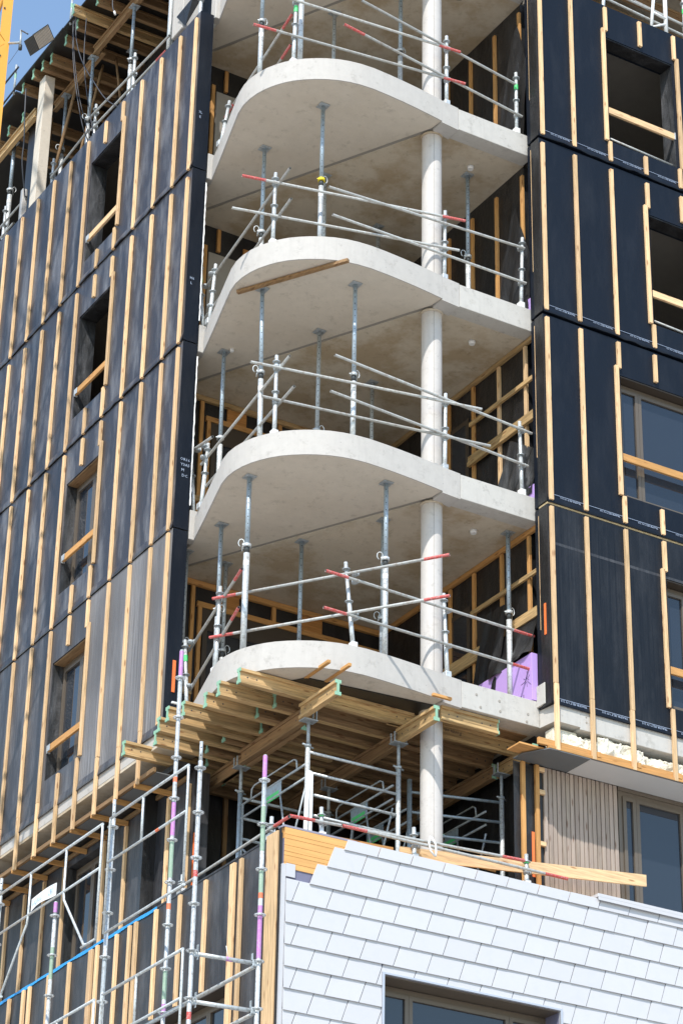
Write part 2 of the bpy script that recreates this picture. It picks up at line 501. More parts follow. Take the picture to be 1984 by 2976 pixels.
for i, z in enumerate(LEVELS):
    sl = part('balcony_slab', MB().prism(EDGE + [(2.375, 0.50), (0.575, 4.02), (0.36, 4.02)], z - 0.16, z + 0.09, True), 'precast_smooth', BL)
    f1 = MB()
    # fascia: lower band flush, upper band set back 4 mm, both on the outside of the slab
    def shell(mb, P, z0, z1):
        Q = inset(P, 0.02); n = len(mb.v); k = len(P)
        for z_ in (z0, z1):
            for p in P: mb.v.append((p[0], p[1], z_))
            for p in Q: mb.v.append((p[0], p[1], z_))
        for a in range(k - 1):
            mb.f += [(n + a, n + a + 1, n + 2 * k + a + 1, n + 2 * k + a)]; mb.sm += [True]
        m = len(mb.v)
        for z_ in (z0, z1):
            for p in P: mb.v.append((p[0], p[1], z_))
            for p in Q: mb.v.append((p[0], p[1], z_))
        for a in range(k - 1):
            mb.f += [(m + a, m + k + a, m + k + a + 1, m + a + 1), (m + 2 * k + a, m + 2 * k + a + 1, m + 3 * k + a + 1, m + 3 * k + a)]
            mb.sm += [False, False]
    OUT = inset(EDGE, -0.006)
    shell(f1, OUT, z - 0.162, z + 0.098)
    part('fascia', f1, 'precast_face', sl)
    f2 = MB(); shell(f2, inset(EDGE, -0.002), z + 0.099, z + 0.203)
    part('fascia', f2, 'precast_face', sl)
    top = MB().prism(inset(EDGE, 0.012) + [(2.385, 0.50), (0.585, 4.02), (0.36, 4.02)], z + 0.092, z + 0.2)
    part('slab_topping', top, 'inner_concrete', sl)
    # end block at the left facade
    part('end_block', MB().cbox(0.252, 0.40, 3.30, 3.456, z - 0.155, z + 0.30, 0.008), 'precast_face', sl)
    # downstand nib and cast-in-place bay next to it
    nib = MB().prism([(2.402, 0.283), (2.70, 0.312), (2.70, 0.58), (2.402, 0.52)], z - 0.185, z + 0.199)
    part('nib', nib, 'precast_face', sl)
    nb = MB().prism([(2.440, 0.52), (2.72, 0.56), (4.0, 0.56), (4.0, 4.40), (0.62, 4.40), (0.36, 4.40), (0.36, 4.05), (0.625, 4.06)], z - 0.163, z + 0.196)
    cs = part('cast_slab', nb, 'cast_rough', BL)
    eb = MB().cbox(2.709, 3.985 if i else 3.90, 0.316, 0.57, z - 0.168, z + 0.194, 0.006)
    part('edge_beam', eb, 'cast_face', cs)
    if i == 0:
        part('edge_beam', MB().prism([(3.902, 0.34), (3.94, 0.012), (4.32, 0.012), (4.32, 0.57), (3.902, 0.57)], z - 0.168, z + 0.10), 'cast_face', cs)
        part('upstand', MB().cbox(3.86, 3.99, 0.13, 0.32, z + 0.1, z + 0.40, 0.006), 'cast_face', cs)
    # recessed joint between precast and cast concrete
    part('joint_strip', MB().prism([(2.37, 0.49), (2.46, 0.53), (0.64, 4.07), (0.55, 4.03)], z - 0.148, z + 0.1), 'joint_grey', cs)
    # anchor recesses / lifting points in the fascia of the lowest level, round cover in the ceilings
    if i == 0:
        for (x, dz) in ((2.93, .06), (2.99, -.10), (3.28, .055), (3.29, -.085), (3.72, -.02), (3.70, -.13)):
            part('anchor_hole', MB().tube((x, 0.318, z + dz), (x, 0.3105, z + dz), 0.018, 8), 'inner_concrete', cs)
    if i in (1, 2, 3):
        part('ceiling_outlet', MB().tube((3.35, 0.98, z - 0.166), (3.35, 0.98, z - 0.215), 0.055, 14, 0.04), 'white_paint', cs)
    if i == 4:
        part('ceiling_outlet', MB().ring((3.12, 0.90, z - 0.166), 0.05, 0.085, 0.01, 18), 'screed_dark', cs)
        part('ceiling_outlet', MB().tube((0.78, 2.30, z - 0.161), (0.78, 2.30, z - 0.168), 0.03, 12), 'dark_steel', cs)
    if i == 2:
        part('ceiling_outlet', MB().tube((0.62, 2.98, z - 0.161), (0.62, 2.98, z - 0.20), 0.028, 12), 'white_paint', cs)
# columns
for z0, z1 in ((12.0, 14.832), (15.2, 17.832), (18.2, 20.832), (21.2, 23.832), (24.2, 26.832), (27.2, 30.0)):
    c = part('column', MB().tube((2.49, 0.685, z0), (2.49, 0.685, z1), 0.142, 40, caps=False), 'column_concrete', BL)
    part('form_seam', MB().tube((2.49 - 0.05, 0.685 - 0.1333, z0), (2.49 - 0.05, 0.685 - 0.1333, z1 - 0.03), 0.0028, 5), 'inner_concrete', c)
    part('column_collar', MB().ring((2.49, 0.685, z1 - 0.018), 0.141, 0.165, 0.03, 32), 'cast_rough', c)

# inner floors, ceilings and hidden walls that close the block
for z in (12.0, 15.0, 18.0, 21.0, 24.0, 27.0, 30.0):
    zt = z + 0.1; zb = z - 0.15
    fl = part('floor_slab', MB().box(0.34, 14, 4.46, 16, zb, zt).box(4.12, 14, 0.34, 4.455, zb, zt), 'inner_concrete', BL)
part('back_wall', MB().box(14.0, 14.2, 0.3, 16, 0, 30).box(0.3, 14, 16.0, 16.2, 0, 30), 'inner_concrete', BL)
for z in (12.1, 15.1, 18.1, 21.1, 24.1):
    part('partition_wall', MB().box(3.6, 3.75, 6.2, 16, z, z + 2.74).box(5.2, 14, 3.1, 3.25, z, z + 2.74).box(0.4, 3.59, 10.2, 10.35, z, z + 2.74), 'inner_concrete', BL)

def batten_mb(ax, c, w_, z0, z1, t=0.042, base=0.0):
    """batten on the left (ax=0) or right (ax=1) facade plane, proud of it by t"""
    m = MB()
    if ax == 0: m.cbox(base - t, base - 0.001, c - w_ / 2, c + w_ / 2, z0, z1, 0.003)
    else: m.cbox(c - w_ / 2, c + w_ / 2, base - t, base - 0.001, z0, z1, 0.003)
    return m
BCACHE = {}
def batten(ax, c, z0, z1, parent, w_=0.059, base=0.0, mat='spruce_Z', t=0.042):
    w_ = w_ * random.uniform(0.96, 1.06)
    key = (ax, round(w_, 2), round(z1 - z0, 2), mat, t)
    if key not in BCACHE:
        m = batten_mb(ax, 0, w_, 0, z1 - z0, t)
        BCACHE[key] = m.mesh('batten')
        BCACHE[key].materials.append(MATS[mat])
    org = parent['_o'] if '_o' in parent else (0, 0, 0)
    j = random.uniform(-0.006, 0.006)
    loc = (base, c + j, z0) if ax == 0 else (c + j, base, z0)
    o = obj('batten', BCACHE[key], None, parent, tuple(a - b for a, b in zip(loc, org)))
    o.rotation_euler[ax] = random.uniform(-0.0012, 0.0012)
    return o

def holed(ax, a0, a1, z0, z1, holes, t0, t1):
    """wall panel in plane x=.. (ax 0) or y=.. (ax 1), thickness t0..t1, rectangular holes (a,b,zl,zh)"""
    mb = MB()
    cuts = sorted(set([a0, a1] + [h[0] for h in holes] + [h[1] for h in holes]))
    cuts = [c for c in cuts if a0 <= c <= a1]
    for a, b in zip(cuts[:-1], cuts[1:]):
        m = (a + b) / 2
        hs = sorted([(max(h[2], z0), min(h[3], z1)) for h in holes if h[0] <= m <= h[1]])
        z = z0
        for (l, h) in hs + [(z1, z1)]:
            if l > z + 1e-4:
                if ax == 0: mb.box(t0, t1, a, b, z, l)
                else: mb.box(a, b, t0, t1, z, l)
            z = max(z, h)
    return mb

def window(ax, a0, a1, z0, z1, depth, parent, mull=(), plane_parent=True):
    """window set `depth` behind the facade plane: outer frame, sashes, panes. ax 0 = left facade, 1 = right"""
    def bx(mb, a, b, d0, d1, l, h):
        if ax == 0: mb.box(d0, d1, a, b, l, h)
        else: mb.box(a, b, d0, d1, l, h)
    W = MB(); d = depth
    bx(W, a0, a1, d, d + 0.08, z1 - 0.07, z1); bx(W, a0, a1, d, d + 0.08, z0, z0 + 0.06)
    bx(W, a0, a0 + 0.06, d, d + 0.08, z0 + 0.06, z1 - 0.07); bx(W, a1 - 0.06, a1, d, d + 0.08, z0 + 0.06, z1 - 0.07)
    wn = part('window', W, 'bronze_frame', parent)
    edges = [a0 + 0.06] + list(mull) + [a1 - 0.06]
    for i, (l, r) in enumerate(zip(edges[:-1], edges[1:])):
        F = MB(); s = 0.052; l2 = l + (0.004 if i == 0 else 0.0); r2 = r - 0.004
        bx(F, l2, r2, d - 0.02, d + 0.05, z1 - 0.07 - s, z1 - 0.074); bx(F, l2, r2, d - 0.02, d + 0.05, z0 + 0.064, z0 + 0.06 + s)
        bx(F, l2, l2 + s, d - 0.02, d + 0.05, z0 + 0.06 + s, z1 - 0.07 - s); bx(F, r2 - s, r2, d - 0.02, d + 0.05, z0 + 0.06 + s, z1 - 0.07 - s)
        part('sash', F, 'bronze_frame', wn)
        P = MB(); bx(P, l2 + s, r2 - s, d + 0.008, d + 0.030, z0 + 0.06 + s, z1 - 0.07 - s)
        part('pane', P, 'pane_glass', wn)
    return wn

def wavy_flap(ax, a0, a1, ztop, zbot, parent, mat, seed, amp):
    """loose lower hem of the membrane: sticks out and droops unevenly"""
    from mathutils import noise as N_
    n = int((a1 - a0) / 0.06); mb = MB()
    for i in range(n + 1):
        a = a0 + (a1 - a0) * i / n
        q = N_.noise(Vector((a * 1.7, seed, 0))); q2 = N_.noise(Vector((a * 6, seed, 5)))
        out = -(0.012 + amp * (0.016 + 0.022 * q + 0.008 * q2)); dz = amp * (0.012 * q2 + 0.012 * q)
        for d, z_ in ((-0.0012, ztop + 0.004 * q2), (out * 0.45 - 0.002, (ztop + zbot) / 2), (out, zbot + dz), (out + 0.004, zbot + dz - 0.004), (0.03, zbot + dz + 0.035)):
            mb.v.append((d, a, z_) if ax == 0 else (a, d, z_))
    for i in range(n):
        for k in range(4):
            p = i * 5 + k
            f = (p, p + 5, p + 6, p + 1) if ax == 0 else (p, p + 1, p + 6, p + 5)
            mb.f.append(f[::-1]); mb.sm.append(True)
    return part('flap', mb, mat, parent)

# ---------------- left facade
LB = [3.39, 3.90, 4.53, 5.18, 5.82, 6.45, 7.08, 7.73, 8.37, 9.01, 9.64, 10.28, 10.92, 11.56, 12.2, 12.84, 13.48]
LWIN = {15: (15.49, 17.34), 18: (18.45, 20.32), 21: (21.45, 23.31), 24: (24.34, 26.26)}
for zi, z in enumerate((15, 18, 21, 24)):
    zlo, zhi = LWIN[z]
    zb = z - 0.02 if z > 15 else 14.985
    zt = z + 2.94 if z < 24 else 26.86
    holes = [(5.86, 6.97, zlo, zhi), (11.0, 12.1, zlo, zhi)]
    mat = {15: 'membrane_left_dusty', 18: 'membrane_left', 21: 'membrane_left', 24: 'membrane_left'}[z]
    if z == 15:
        pn = part('wall_panel', holed(0, 3.30, 5.80, zb, zt, [], 0.0, 0.215), 'membrane_weathered', BL)
        p2 = part('wall_panel', holed(0, 5.80, 14.0, zb, zt, holes, 0.0, 0.215), mat, BL)
    else:
        pn = p2 = part('wall_panel', holed(0, 3.30, 14.0, zb, zt, holes, 0.0, 0.215), mat, BL)
    # folded return at the corner, bottom flap
    wavy_flap(0, 3.30, 14.0, zb + 0.10, zb - 0.03, pn, 'membrane_left' if z > 15 else 'membrane_left_dusty', z, 1.0 if z > 18 else 0.4)
    if z == 18: part('foam_strip', MB().box(0.02, 0.2, 3.33, 14, z - 0.062, z - 0.035), 'foam_edge', pn)
    b0 = 14.39 if z == 15 else z - 0.06
    b1 = z + 2.87 if z != 24 else 26.76
    b1 = {15: 17.89, 18: 20.86, 21: 23.80, 24: 26.76}[z]
    for y in LB:
        par = pn if (z != 15 or y < 5.75) else p2
        inwin = abs(y - 6.45) < 0.1 or abs(y - 11.56) < 0.1
        jr = abs(y - 5.82) < 0.05 or abs(y - 10.92) < 0.05
        if inwin:
            batten(0, y, zhi + 0.08, b1, par); batten(0, y, b0, zlo - 0.06, par)
        elif jr:
            batten(0, y + 0.015, zhi + 0.12, b1, par)
            batten(0, y - 0.048, zlo + 0.01 if z > 15 else zlo - 0.03, zhi + 0.17, par)
            batten(0, y + 0.02, b0, zlo + (0.0 if z > 15 else -0.04), par)
        else:
            if z == 15 and y > 3.8: # spliced tail pieces on the lowest row
                zs_ = 15.18 + random.uniform(-0.05, 0.05)
                batten(0, y, zs_ + 0.003, b1, par, mat='spruce_Z'); batten(0, y, b0, zs_, par)
            else:
                batten(0, y, b0 if not (z == 15 and y < 3.5) else 15.05, b1, par)
    # opening lining of loose membrane, guard board, bracket
    part('reveal_membrane', MB().box(0.012, 0.28, 6.962, 6.969, zlo + 0.01, zhi - 0.01), 'membrane_foil', p2)
    part('lining_board', MB().box(0.02, 0.29, 5.862, 6.96, zhi - 0.02, zhi - 0.004), 'old_timber_Y' if z < 21 else 'membrane_inner', p2)
    zg = {15: 15.99, 18: 19.05, 21: 21.93, 24: 24.78}[z]
    gb = part('guard_board', MB().cbox(0.006, 0.046, 5.80, 6.93, zg - 0.055, zg + 0.05, 0.004), 'orange_timber_Y' if z < 24 else 'spruce_Y', p2)
    part('bracket', MB().box(0.0, 0.05, 6.932, 6.96, zg - 0.07, zg + 0.05).box(-0.004, 0.0, 6.85, 6.96, zg - 0.05, zg + 0.045), 'galvanised', p2)
    if z < 21:
        window(0, 5.87, 6.955, zlo + 0.01, zhi - 0.03, 0.17, BL, mull=(6.30,))
    # black folded edge of the wall at the loggia
    part('corner_membrane', MB().box(0.004, 0.225, 3.288, 3.2995, zb - 0.02, zt), 'membrane_right', pn)
# chalk marks on the black wall edge
for z, rows in ((24.95, ('7L', 'E')), (22.0, ('H6', 'L')), (19.02, ('OR16', 'Y3A5', 'M', 'DC'))):
    for k, t in enumerate(rows):
        writing('chalk_mark', t, 0.062 if len(rows) > 2 else 0.06, (0.05 + 0.012 * k, 3.2865, z - k * 0.085), (1, 0, 0), (0, 0, 1), 'print_white', BL)
for z, rows in ((25.55, '46 8'), (22.6, '54 9'), (19.35, 'BS 6')):
    writing('chalk_mark', rows, 0.10, (3.985 + 0.0, 0.10, z), (0.0, 0, -1), (0, -1, 0), 'white_label', BL) if False else None

# ---------------- right facade
RB = [3.93, 4.50, 5.14, 5.79, 6.43, 7.07, 7.71, 8.35, 8.99]
RWIN = {15: (5.82, 7.03, 15.46, 17.37), 18: (5.17, 7.03, 18.46, 20.38), 21: (5.82, 7.03, 21.44, 23.34), 24: (5.16, 6.40, 24.40, 26.33)}
for z in (15, 18, 21, 24):
    a, b, zlo, zhi = RWIN[z]
    zb = z + 0.07 if z == 15 else z + 0.005
    zt = z + 2.955 if z < 24 else 26.93
    mat = 'membrane_right_dripped' if z == 15 else 'membrane_right'
    pn = part('wall_panel', holed(1, 3.885, 12.0, zb, zt, [(a, b, zlo, zhi)], 0.0, 0.30), mat, BL)
    wavy_flap(1, 3.878, 12.0, zb + (0.06 if z == 15 else 0.10), zb - 0.015, pn, 'membrane_right', z, 0.2 if z == 15 else (0.45 if z == 18 else 1.0))
    for zt_ in ((zb + 2.30,) if z == 15 else ()): part('tape_seam', MB().box(3.90, 12.0, -0.0009, 0.0, zt_, zt_ + 0.04), 'membrane_low', pn)
    if z == 18: part('foam_strip', MB().box(3.88, 12, 0.0, 0.2, z - 0.035, z - 0.008), 'foam_edge', pn)
    part('corner_membrane', MB().box(3.870, 3.883, 0.002, 0.195, zb + 0.0, zt), 'membrane_inner', pn)
    part('edge_strip', MB().box(3.872, 3.895, 0.197, 0.21, zb + 0.75 if z != 15 else zb + 1.1, zt - 0.1), 'spruce_Z', pn)
    b0 = 14.41 if z == 15 else z + 0.02
    b1 = {15: 17.92, 18: 20.90, 21: 23.87, 24: 26.87}[z]
    for x in RB:
        left_j = abs(x - a + 0.03) < 0.05
        right_j = abs(x - b - 0.03) < 0.08
        if a + 0.05 < x < b - 0.05:
            batten(1, x, zhi + 0.07, b1, pn); batten(1, x, b0, zlo - 0.05, pn)
        elif left_j or right_j:
            sgn = -1 if left_j else 1
            batten(1, x, zhi + 0.09, b1, pn)
            batten(1, x + sgn * 0.045, zlo - 0.02, zhi + 0.12, pn)
            batten(1, x + (0.01 if left_j else 0), b0, zlo - 0.03, pn)
        elif z == 15:
            zs_ = 15.22 + {3.93: 0.12, 4.50: 0.03, 5.14: 0.03}.get(x, 0)
            batten(1, x, zs_ + 0.003, b1, pn); batten(1, x, b0, zs_, pn)
        else:
            batten(1, x, b0, b1, pn)
    zg = {15: 16.02, 18: 19.08, 21: 21.98, 24: 24.98}[z]
    part('guard_board', MB().cbox(a - 0.02, b + 0.02, 0.006, 0.046, zg - 0.055, zg + 0.055, 0.004), 'spruce_X' if z > 20 else 'orange_timber_X', pn)
    part('bracket', MB().box(b - 0.02, b + 0.0, -0.002, 0.05, zg - 0.06, zg + 0.065), 'galvanised', pn)
    part('reveal_membrane', MB().box(b - 0.008, b - 0.002, 0.012, 0.29, zlo + 0.01, zhi - 0.01), 'membrane_foil' if z == 24 else 'bronze_dark', pn)
    part('lining_board', MB().box(a + 0.002, b - 0.01, 0.012, 0.24, zhi - 0.02, zhi - 0.003), 'bronze_dark' if z < 20 else 'membrane_inner', pn)
    if z < 20:
        part('lining_board', MB().box(a + 0.002, a + 0.01, 0.012, 0.24, zlo + 0.01, zhi - 0.022), 'bronze_dark', pn)
        window(1, a + 0.012, b - 0.012, zlo + 0.01, zhi - 0.03, 0.17, BL, mull=(a + 0.42,))
    else:
        part('guard_tube', MB().tube((a, 0.10, zlo + 0.14), (b, 0.10, zlo + 0.10), 0.017, 8), 'rail_tube', pn)
    # factory print along the lower hem, upside down as the sheet was laid
    zp = zb + (0.062 if z == 15 else 0.105)
    for x in (4.47, 5.12, 5.76, 6.40):
        writing('membrane_print', 'TRASPIR FELT UV 210', 0.044 if z == 15 else 0.036, (x - 0.05, -0.0125, zp), (-1, 0, 0), (0, 0, -1), 'print_white', pn)
    part('print_line', MB().box(3.97, 9.0, -0.0128, -0.0118, zp + 0.008, zp + 0.013), 'print_white', pn)

# concrete band, insulation wool, joist and soffit under the right facade
part('concrete_band', MB().cbox(4.322, 12.0, 0.014, 0.33, 14.80, 15.066, 0.006), 'cast_face', BL)
for (x, zz) in ((4.42, 15.0), (4.42, 14.92), (4.56, 15.0)):
    part('anchor_hole', MB().tube((x, 0.016, zz), (x, 0.0095, zz), 0.014, 8), 'inner_concrete', BL)
JB = part('soffit_frame', MB().cbox(3.66, 12.0, 0.002, 0.046, 14.455, 14.545, 0.004), 'orange_timber_X', BL)
part('ledger_strip', MB().cbox(3.80, 12.0, -0.034, 0.04, 14.414, 14.452, 0.003), 'orange_timber_X', JB)
for x in RB[1:]:
    part('block', MB().cbox(x + 0.04, x + 0.10, -0.040, -0.001, 14.456, 14.53, 0.003), 'orange_timber_Z', JB)
# soffit boards: one grey membrane-faced piece, then white panels
so = part('soffit_panel', MB().prism([(3.80, -0.03), (4.435, -0.03), (4.435, 0.49), (3.60, 0.49), (3.60, 0.30)], 14.398, 14.410), 'soffit_grey', BL)
for x0, x1 in ((4.439, 7.2), (7.205, 10.0)):
    part('soffit_panel', MB().box(x0, x1, -0.028, 0.49, 14.397, 14.411), 'soffit_white', BL)
part('soffit_edge', MB().box(4.439, 10, -0.036, -0.0295, 14.398, 14.412), 'bronze_dark', BL)

def lumpy(name, x0, x1, z0, z1, y, parent, mat, seed, depth=0.05):
    """torn mineral wool: uneven front of a batt"""
    rnd = random.Random(seed)
    nx = int((x1 - x0) / 0.011); nz = 16
    def hsh(a, b): return rnd.random()
    from mathutils import noise as N_
    top = [0.0]
    for i in range(nx): top.append(0.05 * N_.noise(Vector((i * 0.05, seed, 0))) + 0.02 * N_.noise(Vector((i * 0.25, seed, 3))))
    H = [[rnd.random() for _ in range(nz + 1)] for _ in range(nx + 1)]
    B = [[rnd.random() for _ in range(4)] for _ in range(nx // 5 + 3)]
    mb = MB(); vs = []
    for i in range(nx + 1):
        for k in range(nz + 1):
            t = k / nz
            bi = i / 5; b0 = int(bi); fr = bi - b0; bk = t * 2.99; bk0 = int(bk); fk = bk - bk0
            big = (B[b0][bk0] * (1 - fr) + B[b0 + 1][bk0] * fr) * (1 - fk) + (B[b0][bk0 + 1] * (1 - fr) + B[b0 + 1][bk0 + 1] * fr) * fk
            q = Vector((x0 + i * 0.011, seed * 3.1, k * 0.016))
            yy = y - depth * (0.5 + 0.9 * N_.noise(q * 5)) * (1 if 0 < k < nz else 0.3) - 0.020 * N_.noise(q * 19) - 0.010 * N_.noise(q * 50) - 0.004 * H[i][k]
            zz = z0 + (z1 - z0) * t + top[i] * t
            vs.append((x0 + (x1 - x0) * i / nx + 0.003 * (H[i][k] - 0.5), yy, zz + 0.012 * N_.noise(q * 20) * t))
    n0 = len(vs)
    for i in range(nx + 1): vs.append((x0 + (x1 - x0) * i / nx, y + 0.22, vs[i * (nz + 1) + nz][2] + 0.004))
    fs = []
    for i in range(nx):
        for k in range(nz):
            a = i * (nz + 1) + k
            fs.append((a, a + nz + 1, a + nz + 2, a + 1))
        fs.append((i * (nz + 1) + nz, (i + 1) * (nz + 1) + nz, n0 + i + 1, n0 + i))
    mb.add(vs, fs, True)
    return part(name, mb, mat, parent)
lumpy('insulation_wool', 4.02, 4.60, 14.50, 14.735, 0.09, BL, 'wool', 3)
lumpy('insulation_wool', 4.595, 4.98, 14.50, 14.78, 0.07, BL, 'wool', 4, 0.07)
lumpy('insulation_wool', 4.97, 5.34, 14.50, 14.745, 0.06, BL, 'wool', 5, 0.06)
lumpy('insulation_wool', 5.33, 7.4, 14.50, 14.70, 0.085, BL, 'wool', 6)
part('insulation_board', MB().cbox(3.97, 4.34, 0.12, 0.30, 14.56, 14.79, 0.01), 'wool', BL)

# left soffit: concrete band, ledger, joists
part('concrete_band', MB().cbox(0.010, 0.33, 3.40, 14.0, 14.80, 14.973, 0.006), 'precast_face', BL)
part('concrete_soffit', MB().box(0.012, 0.33, 3.40, 14.0, 14.76, 14.797).box(0.331, 0.6, 3.40, 14, 14.78, 14.86), 'cast_rough', BL)
part('soffit_frame', MB().cbox(-0.001, 0.044, 3.48, 14.0, 14.435, 14.50, 0.004), 'old_timber_Y', BL, label='pinkish ledger strip')
part('soffit_panel', MB().box(0.05, 0.27, 3.48, 14, 14.432, 14.445), 'soffit_grey', BL)
for y in LB[1:]:
    part('joist', MB().cbox(-0.03, 0.525, y + 0.033, y + 0.078, 14.362, 14.430, 0.003), 'orange_timber_X', BL)
part('trim_board', MB().cbox(0.49, 0.525, 3.45, 14, 14.436, 14.50, 0.003), 'old_timber_Y', BL)
part('soffit_closing', MB().box(0.28, 0.56, 3.32, 14, 14.52, 14.60), 'membrane_inner', BL)

# ---------------- recessed storey 12..14.4, left and right
rl = part('recessed_wall', holed(0, 3.32, 14.0, 12.0, 14.52, [(5.98, 7.10, 12.1, 14.34)], 0.53, 0.75), 'membrane_low', BL)
for y in (3.42, 3.99, 4.61, 5.24, 5.90, 7.16, 7.82, 8.48, 9.10, 9.74, 10.38, 11.0):
    batten(0, y, 12.05, 14.355, rl, base=0.53)
window(0, 5.99, 7.09, 12.12, 14.33, 0.66, BL, mull=(6.50,))
part('lining_board', MB().box(0.54, 0.68, 7.085, 7.098, 12.1, 14.33), 'membrane_foil', rl)
rr = part('recessed_wall', MB().box(4.07, 5.25, 0.53, 0.75, 12.0, 14.39).box(7.2, 12, 0.53, 0.75, 12.0, 14.39), 'membrane_inner', BL)
n_sl = 17
for k in range(n_sl):
    x = 4.076 + k * (5.245 - 4.076) / n_sl
    o = part('slat', MB().cbox(x, x + 0.0555, 0.497 - 0.004 * (k % 3 == 1), 0.525, 12.58 if k < 11 else 12.10, 14.392, 0.002), 'slat_wood', rr)
part('slat_backing', MB().box(4.07, 5.246, 0.526, 0.5285, 12.1, 14.392), 'bronze_dark', rr)
part('sill_board', MB().cbox(3.6, 5.25, 0.36, 0.495, 12.40, 12.57, 0.003), 'orange_timber_X', rr)
# stud frame at the open end of that wall
for x in (3.74, 3.955):
    part('stud', MB().cbox(x - 0.028, x + 0.028, 0.46, 0.505, 12.0, 14.39, 0.003), 'orange_timber_Z', rr)
for zz in (14.34, 14.03, 13.33):
    part('stud_block', MB().cbox(3.985, 4.074, 0.465, 0.51, zz - 0.03, zz + 0.03, 0.003), 'spruce_X', rr)
part('gap_membrane', MB().box(3.62, 4.06, 0.515, 0.525, 12.0, 14.39), 'membrane_inner', rr)
window(1, 5.252, 7.20, 12.1, 14.34, 0.50, BL, mull=(5.53, 6.30))
part('lintel_trim', MB().box(5.25, 7.2, 0.49, 0.52, 14.342, 14.392), 'bronze_frame', BL)

# ---------------- loggia inner walls
for z in (12.0, 15.0, 18.0, 21.0, 24.0, 27.0):
    zf = z + 0.2 if z > 12 else z; zc = z + 2.835
    wr = part('loggia_wall', MB().box(3.995, 4.11, 0.57, 4.40, zf, zc).box(4.112, 4.3, 0.57, 4.40, zf, zc), 'membrane_inner', BL)
    wl = part('loggia_wall', MB().box(0.34, 3.994, 4.36, 4.455, zf, zc), 'membrane_inner', BL)
    if z == 12: wl2 = part('loggia_wall', MB().box(0.53, 0.75, 3.32, 3.0, zf, zc), 'membrane_inner', BL) if False else None
    ym = {24.0: (0.575, 1.225, 1.88, 2.52), 21.0: (0.575, 1.23, 1.87, 2.5), 18.0: (0.575, 1.23, 1.88, 2.52, 3.15), 15.0: (0.575, 1.222, 1.90, 2.50, 3.15), 12.0: (3.1,), 27.0: (0.575, 1.23)}[z]
    mt = 'orange_timber_Z'
    for k, y in enumerate(ym):
        z0 = zf + (0.25 if (z in (18.0,) and k < 2) else 0.0); z1 = zc - (0.09 if z in (15, 18) else 0.17)
        part('stud', MB().cbox(3.952, 3.993, y - 0.03, y + 0.03, z0, z1, 0.003), mt if z != 18 or k > 1 else 'spruce_Z', wr)
    if z in (15.0, 18.0):
        part('top_rail', MB().cbox(3.945, 3.993, 0.35, 4.34, zc - 0.08, zc - 0.005, 0.003), 'orange_timber_Y' if z == 15 else 'form_timber_Y', wr)
        part('rail_board', MB().cbox(3.912, 3.950, 0.30, 1.92, z + 2.085, z + 2.15, 0.003), 'form_timber_Y', wr)
        part('rail_board', MB().cbox(3.912, 3.950, 0.30, 0.92 if z == 15 else 1.95, z + 1.51, z + 1.60, 0.003), 'form_timber_Y', wr)
        part('rail_board', MB().cbox(3.896, 3.950, 0.30, 0.92 if z == 15 else 1.95, z + 1.44, z + 1.506, 0.003), 'form_timber_Y', wr)
        part('rail_board', MB().cbox(3.912, 3.950, 1.60 if z == 15 else 2.9, 2.6 if z == 15 else 3.9, z + 1.36, z + 1.55, 0.003), 'form_timber_Y', wr)
        # tall glazed door in the wall
        part('door_frame', MB().box(3.975, 3.992, 2.02, 2.10, zf, z + 2.3).box(3.975, 3.992, 2.9, 2.97, zf, z + 2.3).box(3.975, 3.992, 2.10, 2.9, z + 2.22, z + 2.3), 'bronze_dark', wr)
        part('pane', MB().box(3.98, 3.988, 2.10, 2.9, zf, z + 2.22), 'pane_glass', wr)
        # left wall framing
        sp = 'orange_timber_X' if z == 15 else 'form_timber_X'
        part('top_rail', MB().cbox(0.62, 3.94, 4.30, 4.358, zc - 0.085, zc - 0.005, 0.003), sp, wl)
        part('header', MB().cbox(0.95, 3.94, 4.31, 4.358, z + 2.44, z + 2.52, 0.003), 'orange_timber_X', wl)
        for x in (0.88, 1.0, 2.18):
            part('stud', MB().cbox(x - 0.03, x + 0.03, 4.312, 4.358, zf if x < 1.1 else z + 2.52, zc - 0.09 if x != 1.0 else z + 2.44, 0.003), 'orange_timber_Z', wl)
        part('osb_infill', MB().box(1.30, 1.62, 4.335, 4.358, z + 2.523, zc - 0.09), 'osb_board', wl)
        part('osb_infill', MB().box(2.62, 2.98, 4.335, 4.358, z + 2.523, zc - 0.09), 'osb_board', wl)
        part('shutter_box', MB().box(1.04, 3.9, 4.325, 4.356, z + 2.20, z + 2.435), 'bronze_dark', wl)
        part('door_frame', MB().box(1.05, 1.12, 4.31, 4.356, zf, z + 2.2).box(2.3, 2.42, 4.31, 4.356, zf, z + 2.2).box(1.121, 2.299, 4.31, 4.356, z + 2.1, z + 2.2), 'bronze_dark', wl)
        part('pane', MB().box(1.121, 2.299, 4.33, 4.35, zf, z + 2.1).box(2.421, 3.9, 4.33, 4.35, zf, z + 2.1), 'pane_glass', wl)
        part('short_block', MB().cbox(0.66, 0.90, 4.26, 4.31, z + 1.05, z + 1.14, 0.003), 'form_timber_X', wl)
    elif z in (21.0, 24.0):
        for x, a, b in ((0.80, zf, z + 2.45), (1.02, z + 2.4, zc - 0.03), (2.2, z + 2.3, zc - 0.03)):
            part('stud', MB().cbox(x - 0.03, x + 0.03, 4.312, 4.358, a, b, 0.003), 'orange_timber_Z', wl)
        part('osb_infill', MB().box(1.45, 1.80, 4.335, 4.358, z + 2.3, z + 2.62), 'osb_board', wl)
        part('concrete_wall', MB().box(0.86, 1.42, 4.325, 4.358, zf, z + 2.35), 'inner_concrete', wl)
